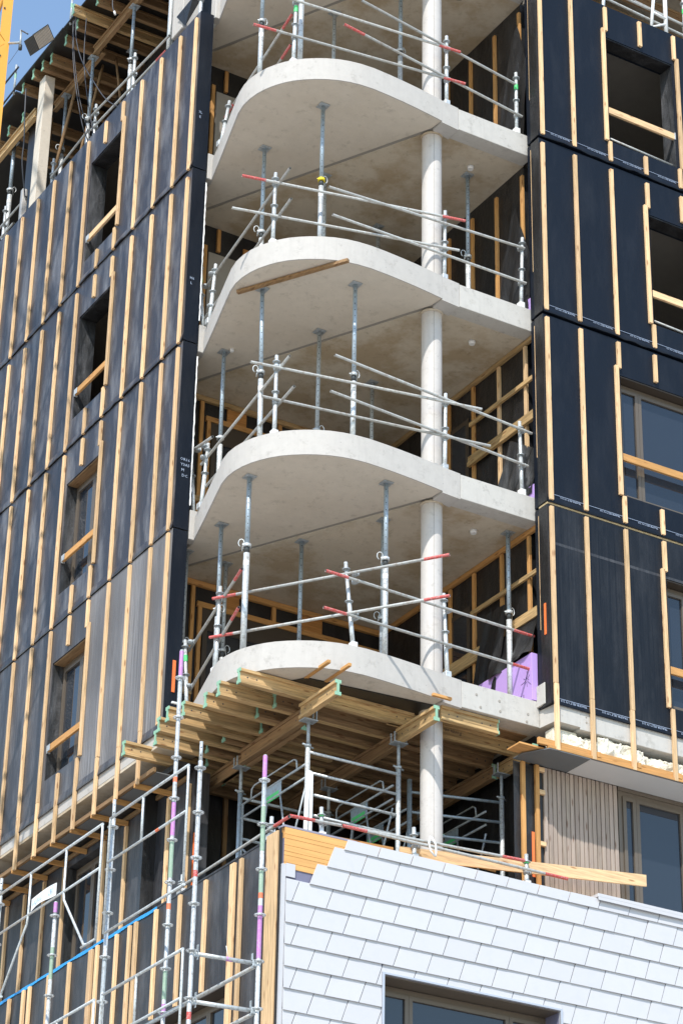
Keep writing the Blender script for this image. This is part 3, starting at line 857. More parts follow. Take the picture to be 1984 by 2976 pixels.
# spindle membrane: light foil edge down the left wall corner
for z in (18, 21):
    fe = MB()
    for k in range(41):
        zz = z + 0.35 + k * 0.06; j = random.uniform(-1, 1); j2 = random.uniform(0.4, 1.6)
        fe.v += [(0.227 + 0.003 * j, 3.289, zz), (0.232 + 0.011 * j2, 3.284 + 0.003 * j, zz + 0.01 * j)]
    for k in range(40): fe.f.append((2 * k, 2 * k + 1, 2 * k + 3, 2 * k + 2)); fe.sm.append(False)
    part('foil_edge', fe, 'white_label', BL)
part('stud', MB().cbox(1.5, 1.56, 4.30, 4.35, 12, 14.8, 0.003), 'old_timber_Z', BL)
# ================================================================== tiled lower corner (parapet of the terrace)
TW = thing('tiled_parapet', 'white slanted tiles on the lower corner wall, top left ones missing over bare boards', 'tiled wall')
WX0, WX1, WZ1 = 1.385, 3.865, 11.0
part('wall', holed(1, 0.02, 9.0, 0.0, 12.40, [(WX0, WX1, 9.0, WZ1)], 0.0, 0.30), 'tile_backing', TW)
part('parapet_core', MB().box(0.02, 9.0, 0.02, 0.28, 12.402, 12.535), 'ply_board', TW)
part('terrace_floor', MB().box(0.3, 9.0, 0.302, 4.35, 11.9, 12.0), 'screed_dark', TW)
# bare boards
zz = 12.535
for h in (0.088, 0.052, 0.083, 0.075, 0.050, 0.088, 0.07):
    part('board', MB().cbox(0.022, 1.30, -0.012, -0.001, zz - h + 0.003, zz, 0.002), 'ply_board', TW); zz -= h
part('cap_tape', MB().box(0.0, 1.0, -0.014, 0.10, 12.536, 12.56), 'grey_tape', TW)
# corner flashing and two small starter pieces
part('corner_flashing', MB().box(0.0, 0.045, -0.016, -0.0125, 8.0, 12.08).box(0.0, 0.004, -0.0125, 0.02, 8.0, 12.08), 'tile_white', TW)
part('starter_tile', MB().box(0.046, 0.165, -0.026, -0.013, 11.93, 12.09), 'tile_white', TW)

def clip(poly, a, b, c):
    """keep a*x+b*z<=c"""
    out = []
    for i in range(len(poly)):
        p, q = poly[i], poly[(i + 1) % len(poly)]
        dp = a * p[0] + b * p[1] - c; dq = a * q[0] + b * q[1] - c
        if dp <= 0: out.append(p)
        if (dp < 0 < dq) or (dq < 0 < dp):
            t = dp / (dp - dq); out.append((p[0] + (q[0] - p[0]) * t, p[1] + (q[1] - p[1]) * t))
    return out
TCACHE = {}
ROW = 0.2583
def tile(poly, zbot):
    """one tile: leans out at its lower edge over the row below; folded rims left and bottom"""
    key = tuple((round(p[0] - poly[0][0], 3), round(p[1] - zbot, 3)) for p in poly)
    x0 = poly[0][0]
    if key not in TCACHE:
        mb = MB(); k = len(poly)
        def yf(z): return -0.040 + (z - zbot) * 0.080
        n = len(mb.v)
        for dy in (0.0, 0.018):
            for p in poly: mb.v.append((p[0] - x0, yf(p[1]) + dy, p[1] - zbot))
        mb.f.append(tuple(range(k))); mb.sm.append(False)
        mb.f.append(tuple(range(k, 2 * k))[::-1]); mb.sm.append(False)
        for i in range(k):
            j = (i + 1) % k
            mb.f.append((j, i, k + i, k + j)); mb.sm.append(False)
        me = mb.mesh('tile'); me.materials.append(MATS['tile_white']); TCACHE[key] = me
    o = obj('tile', TCACHE[key], None, TW, (x0, 0, zbot))
    o.rotation_euler = (random.uniform(-0.012, 0.012), random.uniform(-0.002, 0.002), random.uniform(-0.007, 0.007))
    return o
r = 0
z = 12.412
while z > 8.6:
    off = 0.354 if r % 2 == 0 else 0.124
    start = {0: 0.812, 1: 0.585, 2: 0.352}.get(r, 0.0)
    zt = min(z + ROW + 0.012, 12.548 if r == 0 else 99)
    if r == 0: zt = 12.548
    x = off - 0.458 * 2
    while x < 7.9:
        bx0, bx1 = x + 0.0052, x + 0.458 - 0.0052
        sl = 0.094 / 0.24
        H = zt - z
        poly = [(bx0, z), (bx1, z - 0.0), (bx1 + sl * H, zt), (bx0 + sl * H, zt)]
        if bx0 >= start - 0.02 or (r > 2 and bx1 > 0.06):
            poly = clip(poly, -1, 0, -0.050)
            pieces = [poly] if poly else []
            if z < WZ1 + 0.02 and bx1 > WX0 - 0.15 and bx0 < WX1 + 0.02:
                pieces = [clip(poly, 1, 0, WX0 - 0.036), clip(clip(clip(poly, 0, -1, -(WZ1 + 0.028)), -1, 0, -(WX0 - 0.034)), 1, 0, WX1 + 0.034), clip(poly, -1, 0, -(WX1 + 0.036))]
            for q in pieces:
                if len(q) >= 3:
                    w_ = max(p[0] for p in q) - min(p[0] for p in q); h_ = max(p[1] for p in q) - min(p[1] for p in q)
                    if w_ > 0.02 and h_ > 0.015: tile(q, z)
        x += 0.458
    z -= ROW; r += 1
# coping on the finished stretch
part('coping', MB().cbox(4.46, 9.0, -0.075, 0.32, 12.556, 12.60, 0.004).box(4.462, 9.0, -0.075, -0.066, 12.515, 12.557), 'tile_white', TW)
# window in the tiled wall
SR = part('window_surround', MB().box(WX0 - 0.032, WX0 - 0.002, -0.045, 0.28, 8.9, WZ1 + 0.024).box(WX1 + 0.002, WX1 + 0.032, -0.045, 0.28, 8.9, WZ1 + 0.024).box(WX0 - 0.001, WX1 + 0.001, -0.045, -0.004, WZ1 + 0.002, WZ1 + 0.024), 'zinc_trim', TW)
part('reveal_lining', MB().box(WX0, WX1, -0.003, 0.28, WZ1 - 0.012, WZ1 - 0.002), 'bronze_frame', SR)
window(1, WX0 + 0.002, WX1 - 0.002, 9.2, WZ1 - 0.02, 0.27, TW, mull=(1.90, 3.32))

# ================================================================== membrane parapet on the left, below the overhang
LP = thing('membrane_parapet', 'low black membrane parapet with timber battens and a blue taped top edge, behind the scaffold', 'parapet wall')
part('wall', holed(0, 0.03, 14.0, 0.0, 12.47, [(1.27, 3.6, 9.0, 10.98)], 0.001, 0.30), 'membrane_low', LP)
part('cap_membrane', MB().box(-0.006, 0.30, 0.33, 14.0, 12.471, 12.495), 'membrane_low', LP)
bt = MB()
yy = 3.15; 
while yy < 14:
    if not (3.66 < yy < 3.75): bt.box(-0.0115, -0.0065, yy, yy + 0.095, 12.452 + 0.008 * sin(yy * 7), 12.492 + 0.004 * sin(yy * 11))
    yy += 0.1
part('blue_tape', bt, 'blue_tape', LP)
for y, w_, z1 in ((0.435, 0.03, 12.40), (0.945, 0.06, 12.43), (1.14, 0.10, 12.43), (1.83, 0.062, 12.43), (2.49, 0.062, 12.44), (3.13, 0.062, 12.44), (3.69, 0.062, 12.44), (3.85, 0.062, 12.44),
                  (4.225, 0.062, 12.43), (4.79, 0.062, 12.44), (4.965, 0.10, 12.43), (5.62, 0.062, 12.44), (6.26, 0.062, 12.44), (6.86, 0.062, 12.44), (7.04, 0.062, 12.44), (7.51, 0.062, 12.44), (8.1, 0.062, 12.44), (8.7, 0.062, 12.44), (9.3, 0.06, 12.44)):
    z0 = 8.0
    if 1.3 < y < 3.55: z0 = 11.02
    batten(0, y, z0, z1, LP, w_=w_)
part('corner_board', MB().cbox(-0.045, -0.002, 0.055, 0.305, 8.0, 12.50, 0.004), 'spruce_Z', LP)
part('corner_strip', MB().box(-0.020, -0.001, 0.020, 0.050, 8.0, 12.53), 'membrane_inner', LP)
part('reveal_lining', MB().box(0.002, 0.26, 1.275, 3.6, 10.965, 10.978), 'bronze_dark', LP)
window(0, 1.275, 3.598, 9.0, 10.96, 0.2, LP, mull=(2.0,))
# ================================================================== steel props
def steel_prop(x, y, z0, z1, frac, label, collar='galvanised', tilt=(0, 0), handle_dir=0.0, upper='galvanised_blue', group='steel props between the balcony slabs', r=1.0):
    t = thing('steel_prop', label, 'steel prop', (x, y, z0), group)
    H = z1 - z0; hc = H * frac
    L = lambda z: (tilt[0] * z, tilt[1] * z, z)
    def P(name, mb, mat): return obj(name, mb.mesh(name), mat, t)
    P('base_plate', MB().cbox(-0.06, 0.06, -0.06, 0.06, 0.0, 0.008, 0.002), 'galvanised_dull')
    P('outer_tube', MB().tube((0, 0, 0.008), L(hc - 0.12), 0.036 * r, 14), 'galvanised')
    P('inner_tube', MB().tube(L(hc), L(H - 0.008), 0.029 * r, 14), upper)
    P('thread', MB().tube(L(hc - 0.12), L(hc), 0.034 * r, 12), 'dark_steel')
    c = MB().tube(L(hc - 0.035), L(hc + 0.01), 0.050 * r, 14)
    c.tube((L(hc)[0] - 0.07, L(hc)[1], hc - 0.01), (L(hc)[0] + 0.06, L(hc)[1], hc - 0.02), 0.008, 6)
    P('collar', c, collar)
    a = handle_dir; cx, cy, cz = L(hc + 0.03)
    pts = []
    for k in range(9):
        q = -0.5 + k * 0.62
        rr = 0.055
        ox = 0.035 + rr * (1 - cos(q)) * 0.7
        pts.append((cx + cos(a) * ox, cy + sin(a) * ox, cz + rr * sin(q)))
    P('pin_hook', MB().path(pts, 0.007, 6).path([(cx + cos(a) * 0.05, cy + sin(a) * 0.05, cz), (cx + cos(a) * 0.06, cy + sin(a) * 0.06, cz - 0.12)], 0.006, 6), 'galvanised')
    holes = MB(); q = hc + 0.10
    while q < H - 0.08:
        cxx, cyy, _ = L(q)
        holes.tube((cxx - 0.012, cyy - 0.0295 * r, q), (cxx - 0.012, cyy - 0.024 * r, q), 0.008, 6).tube((cxx - 0.0305 * r, cyy + 0.004, q), (cxx - 0.022, cyy + 0.004, q), 0.008, 6)
        q += 0.10
    if holes.v:
        holes2 = MB(); q = hc + 0.10
        while q < H - 0.08:
            cxx, cyy, _ = L(q)
            d = Vector((-0.49, -0.87, 0)); cc = Vector((cxx, cyy, q))
            holes2.tube(cc + d * 0.0302 * r, cc + d * 0.02, 0.0075, 6)
            q += 0.10
        P('pin_holes', holes2, 'dark_steel')['kind'] = 'stuff'
    hl = hc - 0.30
    P('maker_label', MB().tube(L(hl), L(hl + 0.07), 0.0372 * r, 14, caps=False), 'white_label')
    P('maker_label', MB().tube(L(hl + 0.012), L(hl + 0.04), 0.0378 * r, 7, caps=False), 'black_rubber')
    P('top_plate', MB().cbox(-0.075 + L(H)[0], 0.075 + L(H)[0], -0.075 + L(H)[1], 0.075 + L(H)[1], H - 0.010, H - 0.001, 0.002), 'galvanised_dull')
    return t

PB = [  # x, y, floor, collar fraction, label, extras
 (0.80, 0.885, 21.2, .52, 'slim steel prop with a bright yellow collar under the second balcony slab from the top', dict(collar='yellow_plastic', handle_dir=0.2)),
 (0.60, 2.20, 21.2, .45, 'blue-grey steel prop left of the yellow-collared one, near the curved left edge', dict(handle_dir=2.8)),
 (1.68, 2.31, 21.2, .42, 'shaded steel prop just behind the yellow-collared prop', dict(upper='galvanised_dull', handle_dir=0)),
 (3.43, 1.18, 21.2, .46, 'steel prop right of the round column, top one of the two standing there', dict(handle_dir=3.0)),
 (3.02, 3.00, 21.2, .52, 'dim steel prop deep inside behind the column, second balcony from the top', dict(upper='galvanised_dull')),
 (0.25, 1.37, 18.2, .50, 'tall leaning steel prop pressed against a timber plank, third balcony', dict(tilt=(-0.012, 0.012), handle_dir=2.9)),
 (1.22, 0.62, 18.2, .46, 'steel prop in full sun in front of the curved edge, middle of the third balcony', dict(handle_dir=0.3)),
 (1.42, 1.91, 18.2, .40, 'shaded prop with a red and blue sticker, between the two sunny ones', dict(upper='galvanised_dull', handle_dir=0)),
 (0.56, 3.10, 18.2, .47, 'prop at the far left of the third balcony, beside the black wall', dict(handle_dir=1.2)),
 (2.76, 2.68, 18.2, .50, 'thin dark prop at the back left of the column, third balcony', dict(upper='galvanised_dull')),
 (0.09, 1.32, 15.2, .62, 'brightly sunlit prop with white and yellow stickers left of centre on the lowest balcony', dict(handle_dir=2.6, r=1.12)),
 (0.42, 2.68, 15.2, .52, 'prop behind the left rail post of the lowest balcony', dict(handle_dir=0.2)),
 (1.67, 0.50, 15.2, .58, 'sunlit prop at the front of the lowest balcony, left of the round column', dict(handle_dir=2.8, r=1.05)),
 (1.57, 2.51, 15.2, .40, 'perforated prop in the middle of the lowest balcony with timber framing behind', dict(handle_dir=0)),
 (0.40, 3.63, 15.2, .48, 'dark prop against the weathered wall edge, lowest balcony', dict(upper='galvanised_dull', handle_dir=0.1)),
 (1.03, 3.66, 15.2, .50, 'shaded prop hidden behind the left posts of the lowest balcony', dict(upper='galvanised_dull')),
 (2.18, 1.39, 15.2, .45, 'blue-grey prop directly behind the sunlit one beside the column', dict(handle_dir=2.6)),
 (3.78, 0.79, 15.2, .55, 'prop at the right end of the lowest balcony, in front of the purple board', dict(handle_dir=0.3, r=1.05)),
 (0.00, 1.32, 24.2, .42, 'prop at the left end of the top balcony whose head is out of view', dict(handle_dir=0.3, upper='galvanised_blue')),
 (0.42, 0.92, 24.2, .66, 'prop next to the green-marked rail post on the top balcony', dict(handle_dir=0, r=1.1)),
 (1.73, 2.23, 24.2, .30, 'dark prop with a square head in the middle of the top balcony', dict(upper='galvanised_dull')),
 (2.35, 1.33, 24.2, .60, 'prop just left of the round column on the top balcony', dict(handle_dir=0.3, r=1.05)),
]
for x, y, z0, fr, lab, kw in PB:
    steel_prop(x, y, z0, z0 + 2.635, fr, lab, **kw)

# ================================================================== edge-protection rails
def coupler(mb, p, r=0.026):
    x, y, z = p
    mb.tube((x, y, z - 0.022), (x, y, z + 0.022), r + 0.016, 8)
    mb.tube((x - 0.045, y - 0.03, z), (x + 0.05, y - 0.03, z + 0.004), 0.012, 6)
    mb.tube((x + 0.03, y - 0.04, z + 0.028), (x + 0.03, y - 0.045, z - 0.03), 0.010, 6)
def guard_rail(label, posts, tubes, marks=()):
    t = thing('guard_rail', label, 'guard rail', (posts[0][0], posts[0][1], posts[0][2]), 'tube guard rails along the slab edges')
    for i, (x, y, z, x2, y2, z2) in enumerate(posts):
        a = Vector((x, y, z - 0.02)); b = Vector((x2, y2, z2))
        m = a.lerp(b, 0.55)
        p = part('post', MB().tube(a, b, 0.0245, 12), 'galvanised', t)
        part('sleeve', MB().tube(a, m, 0.029, 12, 0.029), 'galvanised', p)
        for c_ in (b - (b - a).normalized() * 0.10, m):
            part('rosette', MB().ring(tuple(c_), 0.02, 0.052, 0.010, 14), 'galvanised_dull', p)
        part('edge_clamp', MB().cbox(x - 0.05, x + 0.035, y - 0.05, y + 0.04, z - 0.01, z + 0.085, 0.006), 'white_label' if i % 2 == 0 else 'galvanised', p)
        if i in marks: part('colour_band', MB().tube(a.lerp(b, 0.72), a.lerp(b, 0.80), 0.0305, 12, caps=False), 'bright_green', p)
    for a, b, red in tubes:
        a = Vector(a); b = Vector(b); L_ = (b - a).length; d = (b - a) / L_
        q = part('rail', MB().tube(a, b, 0.0195, 12, caps=False).tube(a + d * 0.03, b - d * 0.03, 0.016, 12), 'rail_tube', t)
        part('tube_bore', MB().tube(a + d * 0.024, a + d * 0.028, 0.0165, 10).tube(b - d * 0.028, b - d * 0.024, 0.0165, 10), 'black_rubber', q)
        lr = 0.34 if L_ > 1.5 else 0.16
        if red in ('s', 'b'): part('red_end', MB().tube(a - d * 0.001, a + d * lr, 0.0204, 12, caps=False), 'red_paint', q)
        if red == 'b' or red == 'e': part('red_end', MB().tube(b - d * lr, b + d * 0.001, 0.0204, 12, caps=False), 'red_paint', q)
        cl = MB()
        for (x, y, z, x2, y2, z2) in posts:
            A = Vector((x, y, 0)); B = Vector((a.x, a.y, 0)); D = Vector((d.x, d.y, 0))
            s = (A - B).dot(D) / max(D.dot(D), 1e-6)
            p = a + d * s
            if 0 < s < L_ and (Vector((p.x, p.y, 0)) - A).length < 0.16 and p.z < z2 + 0.05:
                cl = MB(); coupler(cl, (x, y, p.z)); part('coupler', cl, 'galvanised_dull', q)
    return t

guard_rail('scaffold-tube guard rail with red-tipped tubes on the uppermost curved balcony',
 [(0.202, 0.714, 24.2, 0.216, 0.706, 25.5), (2.53, 0.36, 24.2, 2.533, 0.359, 25.46), (3.751, 0.37, 24.2, 3.756, 0.367, 25.31), (0.258, 2.939, 24.2, 0.349, 2.887, 25.025)],
 [((-0.431, 0.76, 24.674), (2.792, 0.27, 24.649), 'b'), ((0.10, 0.66, 25.29), (2.719, 0.281, 25.199), 'e'), ((0.77, 0.296, 24.876), (3.821, 0.321, 24.508), 's'),
  ((1.053, 0.298, 25.428), (3.709, 0.32, 25.055), ''), ((0.229, 0.831, 25.2), (0.50, 3.30, 25.05), 'b'), ((0.254, 0.887, 24.7), (0.55, 3.35, 24.6), 'b')], marks=(0, 2))
guard_rail('guard rail with one orange-tipped tube on the second curved balcony, under the yellow-collared prop',
 [(0.071, 0.885, 21.2, 0.076, 0.882, 22.395), (2.483, 0.358, 21.2, 2.496, 0.35, 22.36), (3.772, 0.37, 21.2, 3.802, 0.353, 22.39), (0.291, 3.089, 21.2, 0.34, 3.061, 22.22), (0.359, 3.387, 21.2, 0.273, 3.436, 22.44)],
 [((-0.413, 0.94, 22.201), (2.76, 0.246, 22.231), 'b'), ((-0.53, 0.965, 21.638), (2.672, 0.265, 21.714), ''), ((0.577, 0.29, 22.001), (3.812, 0.32, 22.196), ''),
  ((0.647, 0.291, 21.57), (3.829, 0.321, 21.61), ''), ((0.082, 0.489, 22.243), (0.375, 3.431, 22.029), ''), ((0.075, 0.42, 21.695), (0.37, 3.372, 21.484), '')], marks=(4,))
guard_rail('plain grey guard rail with crossing tubes on the third curved balcony',
 [(0.142, 0.791, 18.2, 0.14, 0.792, 19.43), (2.483, 0.358, 18.2, 2.497, 0.35, 19.385), (3.73, 0.37, 18.2, 3.715, 0.378, 19.35), (0.282, 3.048, 18.2, 0.334, 3.018, 19.23), (0.359, 3.387, 18.2, 0.271, 3.437, 19.475)],
 [((0.732, 0.291, 19.376), (3.877, 0.321, 19.186), ''), ((-0.236, 0.81, 19.218), (2.985, 0.214, 19.233), ''), ((-0.066, 0.779, 18.734), (3.102, 0.193, 18.69), ''),
  ((0.676, 0.291, 18.807), (3.803, 0.321, 18.653), ''), ((0.174, 0.501, 19.289), (0.342, 3.212, 18.991), ''), ((0.164, 0.339, 18.737), (0.33, 3.022, 18.552), ''), ((0.086, 2.412, 18.967), (0.316, 3.425, 19.321), '')])
guard_rail('guard rail with red-ended tubes sticking out past the leaning post on the lowest curved balcony',
 [(1.075, 0.272, 15.2, 0.975, 0.329, 16.405), (2.519, 0.36, 15.2, 2.481, 0.381, 16.395), (-0.007, 1.859, 15.2, 0.008, 1.85, 16.44), (0.325, 3.238, 15.2, 0.262, 3.274, 16.31)],
 [((-0.08, 1.877, 16.253), (1.772, -0.839, 16.232), 'b'), ((-0.09, 1.893, 15.704), (1.774, -0.842, 15.666), 'b'), ((0.607, 0.193, 16.13), (3.895, 0.394, 16.161), 'b'),
  ((0.589, 0.192, 15.615), (3.866, 0.392, 15.668), 'b'), ((-0.18, 0.925, 16.249), (0.439, 3.496, 16.286), 's'), ((-0.162, 1.0, 15.746), (0.399, 3.33, 15.637), 's')], marks=(3,))
tr = guard_rail('purple-grey guard rail with red ends running along the top of the tiled parapet',
 [(0.594, 0.12, 12.54, 0.58, 0.12, 12.942), (1.885, 0.12, 12.54, 1.874, 0.12, 12.967), (3.518, 0.12, 12.54, 3.518, 0.12, 12.97), (0.12, 0.505, 12.54, 0.12, 0.492, 12.843), (0.12, 2.751, 12.54, 0.12, 2.732, 12.811)],
 [((0.06, 3.03, 12.604), (0.06, -0.031, 12.661), 'e'), ((0.116, 0.06, 12.716), (3.446, 0.06, 12.855), 'b'), ((0.81, 0.02, 12.73), (4.061, 0.02, 12.732), 'b')], marks=(0, 2))

# white straps
st = MB()
for dx, sg in ((-0.03, 1), (0.03, -1)):
    st.path([(2.06 + dx * 0.3, 0.03, 12.86), (2.06 + dx * 1.6, -0.005, 12.76), (2.07 + dx * 1.3, -0.012, 12.66), (2.09 + dx * 0.2, -0.02, 12.60)], 0.013, 6)
single('strap', st, 'white_paint', 'white webbing strap looped over the guard rail in front of the column', 'strap', (2.06, 0.03, 12.86))
sp = MB().path([(0.845, 0.875, 13.72), (0.83, 0.865, 13.6), (0.80, 0.855, 13.3), (0.79, 0.85, 12.9), (0.785, 0.85, 12.55)], 0.030, 8).path([(0.86, 0.868, 13.70), (0.862, 0.862, 13.3), (0.858, 0.86, 12.9), (0.86, 0.86, 12.55)], 0.026, 8)
single('strap', sp, 'white_paint', 'long white strap hanging down the leg of the shoring tower left of the column', 'strap', (0.845, 0.875, 12.55))

# ================================================================== formwork beams under the lowest slab
def h_beam(ax, a0, a1, c, zb, label, caps=(True, False), tint='form_timber', text=None):
    """I-section timber beam along x (ax 0) or y (ax 1); c = centre across; zb = underside"""
    A = {0: 'X', 1: 'Y'}[ax]
    t = thing('timber_beam', label, 'formwork beam', (a0, c, zb) if ax == 0 else (c, a0, zb), 'timber formwork beams under the lowest slab' if zb < 20 else 'timber formwork beams under the top floor')
    def bx(mb, a, b, c0, c1, z0, z1, ch=None):
        f = mb.cbox if ch else mb.box
        args = (a, b, c0, c1, z0, z1) if ax == 0 else (c0, c1, a, b, z0, z1)
        return f(*args, ch) if ch else f(*args)
    m = tint + '_' + A
    part('flange', bx(MB(), a0, a1, c - 0.040, c + 0.040, zb, zb + 0.042, 0.004), m, t)
    part('flange', bx(MB(), a0, a1, c - 0.040, c + 0.040, zb + 0.158, zb + 0.20, 0.004), m, t)
    wb = part('web', bx(MB(), a0 + 0.003, a1 - 0.003, c - 0.0135, c + 0.0135, zb + 0.042, zb + 0.158), m, t)
    hl = MB()
    for s, e in ((a0, 1), (a1, -1)):
        for k in (0.12, 0.25):
            q = s + e * k
            if ax == 0: hl.tube((q, c - 0.0145, zb + 0.10), (q, c - 0.012, zb + 0.10), 0.011, 8)
            else: hl.tube((c - 0.0145, q, zb + 0.10), (c - 0.012, q, zb + 0.10), 0.011, 8)
    part('bolt_hole', hl, 'black_rubber', wb)
    for on, s, e in ((caps[0], a0, 1), (caps[1], a1, -1)):
        if on:
            lo, hi = sorted((s - e * 0.002, s + e * 0.014))
            cp = MB()
            bx(cp, lo, hi, c - 0.0415, c + 0.0415, zb - 0.0015, zb + 0.0435); bx(cp, lo, hi, c - 0.0415, c + 0.0415, zb + 0.1565, zb + 0.2015)
            bx(cp, lo, hi, c - 0.0155, c + 0.0155, zb + 0.0435, zb + 0.1565)
            part('end_paint', cp, 'teal_paint', t)
    if text:
        writing('beam_print', text[0], 0.075, (text[1], c - 0.0145, zb + 0.135), (-1, 0, 0), (0, 0, -1), 'print_black', t)
    return t
ordn = ['first', 'second', 'third', 'fourth', 'fifth', 'sixth', 'seventh', 'eighth', 'ninth', 'tenth', 'eleventh', 'twelfth']
SZ = 14.622
sec = [(-0.225, 2.30, 0.822), (-0.255, 2.25, 1.288), (-0.225, 2.3, 1.683), (-0.33, 2.2, 2.074), (-0.42, 2.0, 2.33), (-0.36, 2.1, 2.686), (-0.20, 2.1, 3.084), (-0.387, 2.0, 3.616)]
for i, (a, b, c) in enumerate(sec):
    h_beam(0, a, b, c, SZ, 'yellow timber formwork beam along the balcony, ' + ordn[i] + ' from the front edge on the left half')
sec2 = [(0.50, 2.9, 1.205 - 0.0), (0.47, 2.7, 1.60), (0.75, 3.3, 1.99), (0.49, 3.1, 2.505), (0.48, 3.2, 2.935), (0.7, 3.2, 3.35), (1.2, 3.5, 3.80), (1.0, 3.9, 4.15)]
for i, (a, b, c) in enumerate(sec2):
    h_beam(0, a, b, c, SZ - 0.0, 'shaded formwork beam with green end behind the main beam, ' + ordn[i] + ' from the front', tint='old_timber')  # darker timber colour deepens the shade between these beams
sec3 = [(2.44, 3.31, 0.405, None), (1.95, 3.88, 0.86, ('Form on', 3.05)), (2.35, 3.9, 1.40, None), (2.45, 3.9, 1.82, None), (2.4, 3.9, 2.25, None), (2.5, 3.9, 2.70, None), (3.35, 3.92, 3.2, None)]
for i, (a, b, c, tx) in enumerate(sec3):
    h_beam(0, a, b, c, SZ, ('timber formwork beam right of the round column, ' + ordn[i] + ' from the front edge') if not tx else 'timber beam printed Form on, right of the round column', caps=(False, i == 0), text=tx, tint='form_timber' if i < 2 else 'old_timber')  # rear beams take the darker timber, so their shade is partly in the colour
PZ = 14.42
for x, y0, y1, lab in ((0.745, 0.06, 0.95, 'short main timber beam pointing out at the front over the first tower leg'), (0.835, 0.96, 2.62, 'main timber beam running back between the two left fork heads'),
                       (0.915, 2.63, 3.67, 'rear main timber beam left of the second fork head'), (0.935, 1.2, 3.3, 'main timber beam doubled behind the left one'),
                       (2.16, 0.05, 0.95, 'main timber beam ending at the front left of the round column'), (2.20, 0.96, 3.9, 'main timber beam running back into shade left of the column'),
                       (3.865, 0.37, 1.2, 'right-hand main timber beam with a green painted end near the grey soffit'), (3.81, 1.21, 4.0, 'right-hand main timber beam in deep shade by the black wall')):
    h_beam(1, y0, y1, x, PZ, lab, caps=(True, False), tint='old_timber' if y0 > 0.5 else 'form_timber')  # pieces set further back get the shade-darkened timber colour
# plywood decking and loose sticks
single('formwork_plywood', MB().prism([(0.62, 0.62), (2.38, 0.46), (2.38, 4.3), (0.55, 4.3), (0.2, 1.3)], 14.823, 14.836), 'black_ply', 'dark formwork plywood lying on the timber beams under the lowest slab', 'plywood sheet', (1.5, 2.0, 14.823))
single('formwork_plywood', MB().box(2.66, 3.92, 0.62, 4.3, 14.823, 14.834), 'old_timber_X', 'brown formwork plywood on the beams right of the round column', 'plywood sheet', (3.2, 2.0, 14.823))
for i, (x0, x1, y0, y1, lab) in enumerate(((0.60, 0.645, 0.08, 0.75, 'left of two square timber sticks poking out between the beams and the slab'), (0.86, 0.905, 0.02, 0.62, 'right of two square timber sticks poking out between the beams and the slab'))):
    single('timber_stick', MB().cbox(x0, x1, y0, y1, 14.824, 14.866, 0.003), 'orange_timber_Y', lab, 'timber stick', (x0, y0, 14.824), 'short timber sticks on the formwork')
single('timber_stick', MB().cbox(2.20, 2.48, 0.19, 0.235, 14.824, 14.862, 0.003), 'orange_timber_X', 'short timber wedge on the main beam end in front of the column', 'timber stick', (2.2, 0.2, 14.824), 'short timber sticks on the formwork')
single('timber_stick', MB().cbox(-0.46, 0.25, 2.12, 2.15, 14.79, 14.815, 0.003), 'white_paint', 'thin pale stick lying across the left beam ends', 'timber stick', (-0.46, 2.12, 14.79))
single('timber_plank', MB().cbox(3.42, 3.80, 0.08, 0.36, 14.425, 14.450, 0.003), 'orange_timber_X', 'short plank end wedged beside the grey soffit panel', 'plank', (3.5, 0.1, 14.425))
# plank stuck under the second slab
v = Vector((0.868, -1.475, 0)).normalized()
pk = MB()
a = Vector((-0.05, 1.613, 20.80)); b = Vector((0.818, 0.138, 20.80)); n_ = Vector((-v.y, v.x, 0)) * 0.028
vs = [a - n_, b - n_, b + n_, a + n_]
pk.add([(p.x, p.y, 20.785) for p in vs] + [(p.x, p.y, 20.83) for p in vs], [(0, 3, 2, 1), (4, 5, 6, 7), (0, 1, 5, 4), (1, 2, 6, 5), (2, 3, 7, 6), (3, 0, 4, 7)])
single('timber_plank', pk, 'old_timber_Y', 'narrow brown timber plank clamped against the underside of the third balcony slab', 'plank', (0.4, 0.9, 20.8))

# ================================================================== shoring towers on the terrace
def fork_head(mb, x, y, z):
    mb.cbox(x - 0.10, x + 0.10, y - 0.07, y + 0.07, z - 0.012, z, 0.002)
    for sx in (-0.085, 0.085):
        for sy in (-0.055, 0.03):
            mb.box(x + sx - 0.006, x + sx + 0.006, y + sy, y + sy + 0.025, z, z + 0.13)
def shoring_leg(t, x, y, z0, ztop, mat='galvanised'):
    part('leg', MB().tube((x, y, z0), (x, y, ztop), 0.031, 14), mat, t)
    l = part('jack', MB().tube((x, y, ztop), (x, y, PZ - 0.014), 0.022, 12), 'galvanised_dull', t)
    part('wing_nut', MB().tube((x, y, ztop), (x, y, ztop + 0.035), 0.042, 12).tube((x - 0.085, y - 0.02, ztop + 0.02), (x + 0.085, y + 0.02, ztop + 0.01), 0.013, 6), 'galvanised_dull', l)
    f = MB(); fork_head(f, x, y, PZ - 0.002)
    part('fork_head', f, 'galvanised_dull', l)
def frame_x(t, x0, x1, y, zs, mat='galvanised'):
    for z in zs: part('rung', MB().tube((x0, y, z), (x1, y, z), 0.019, 10), mat, t)
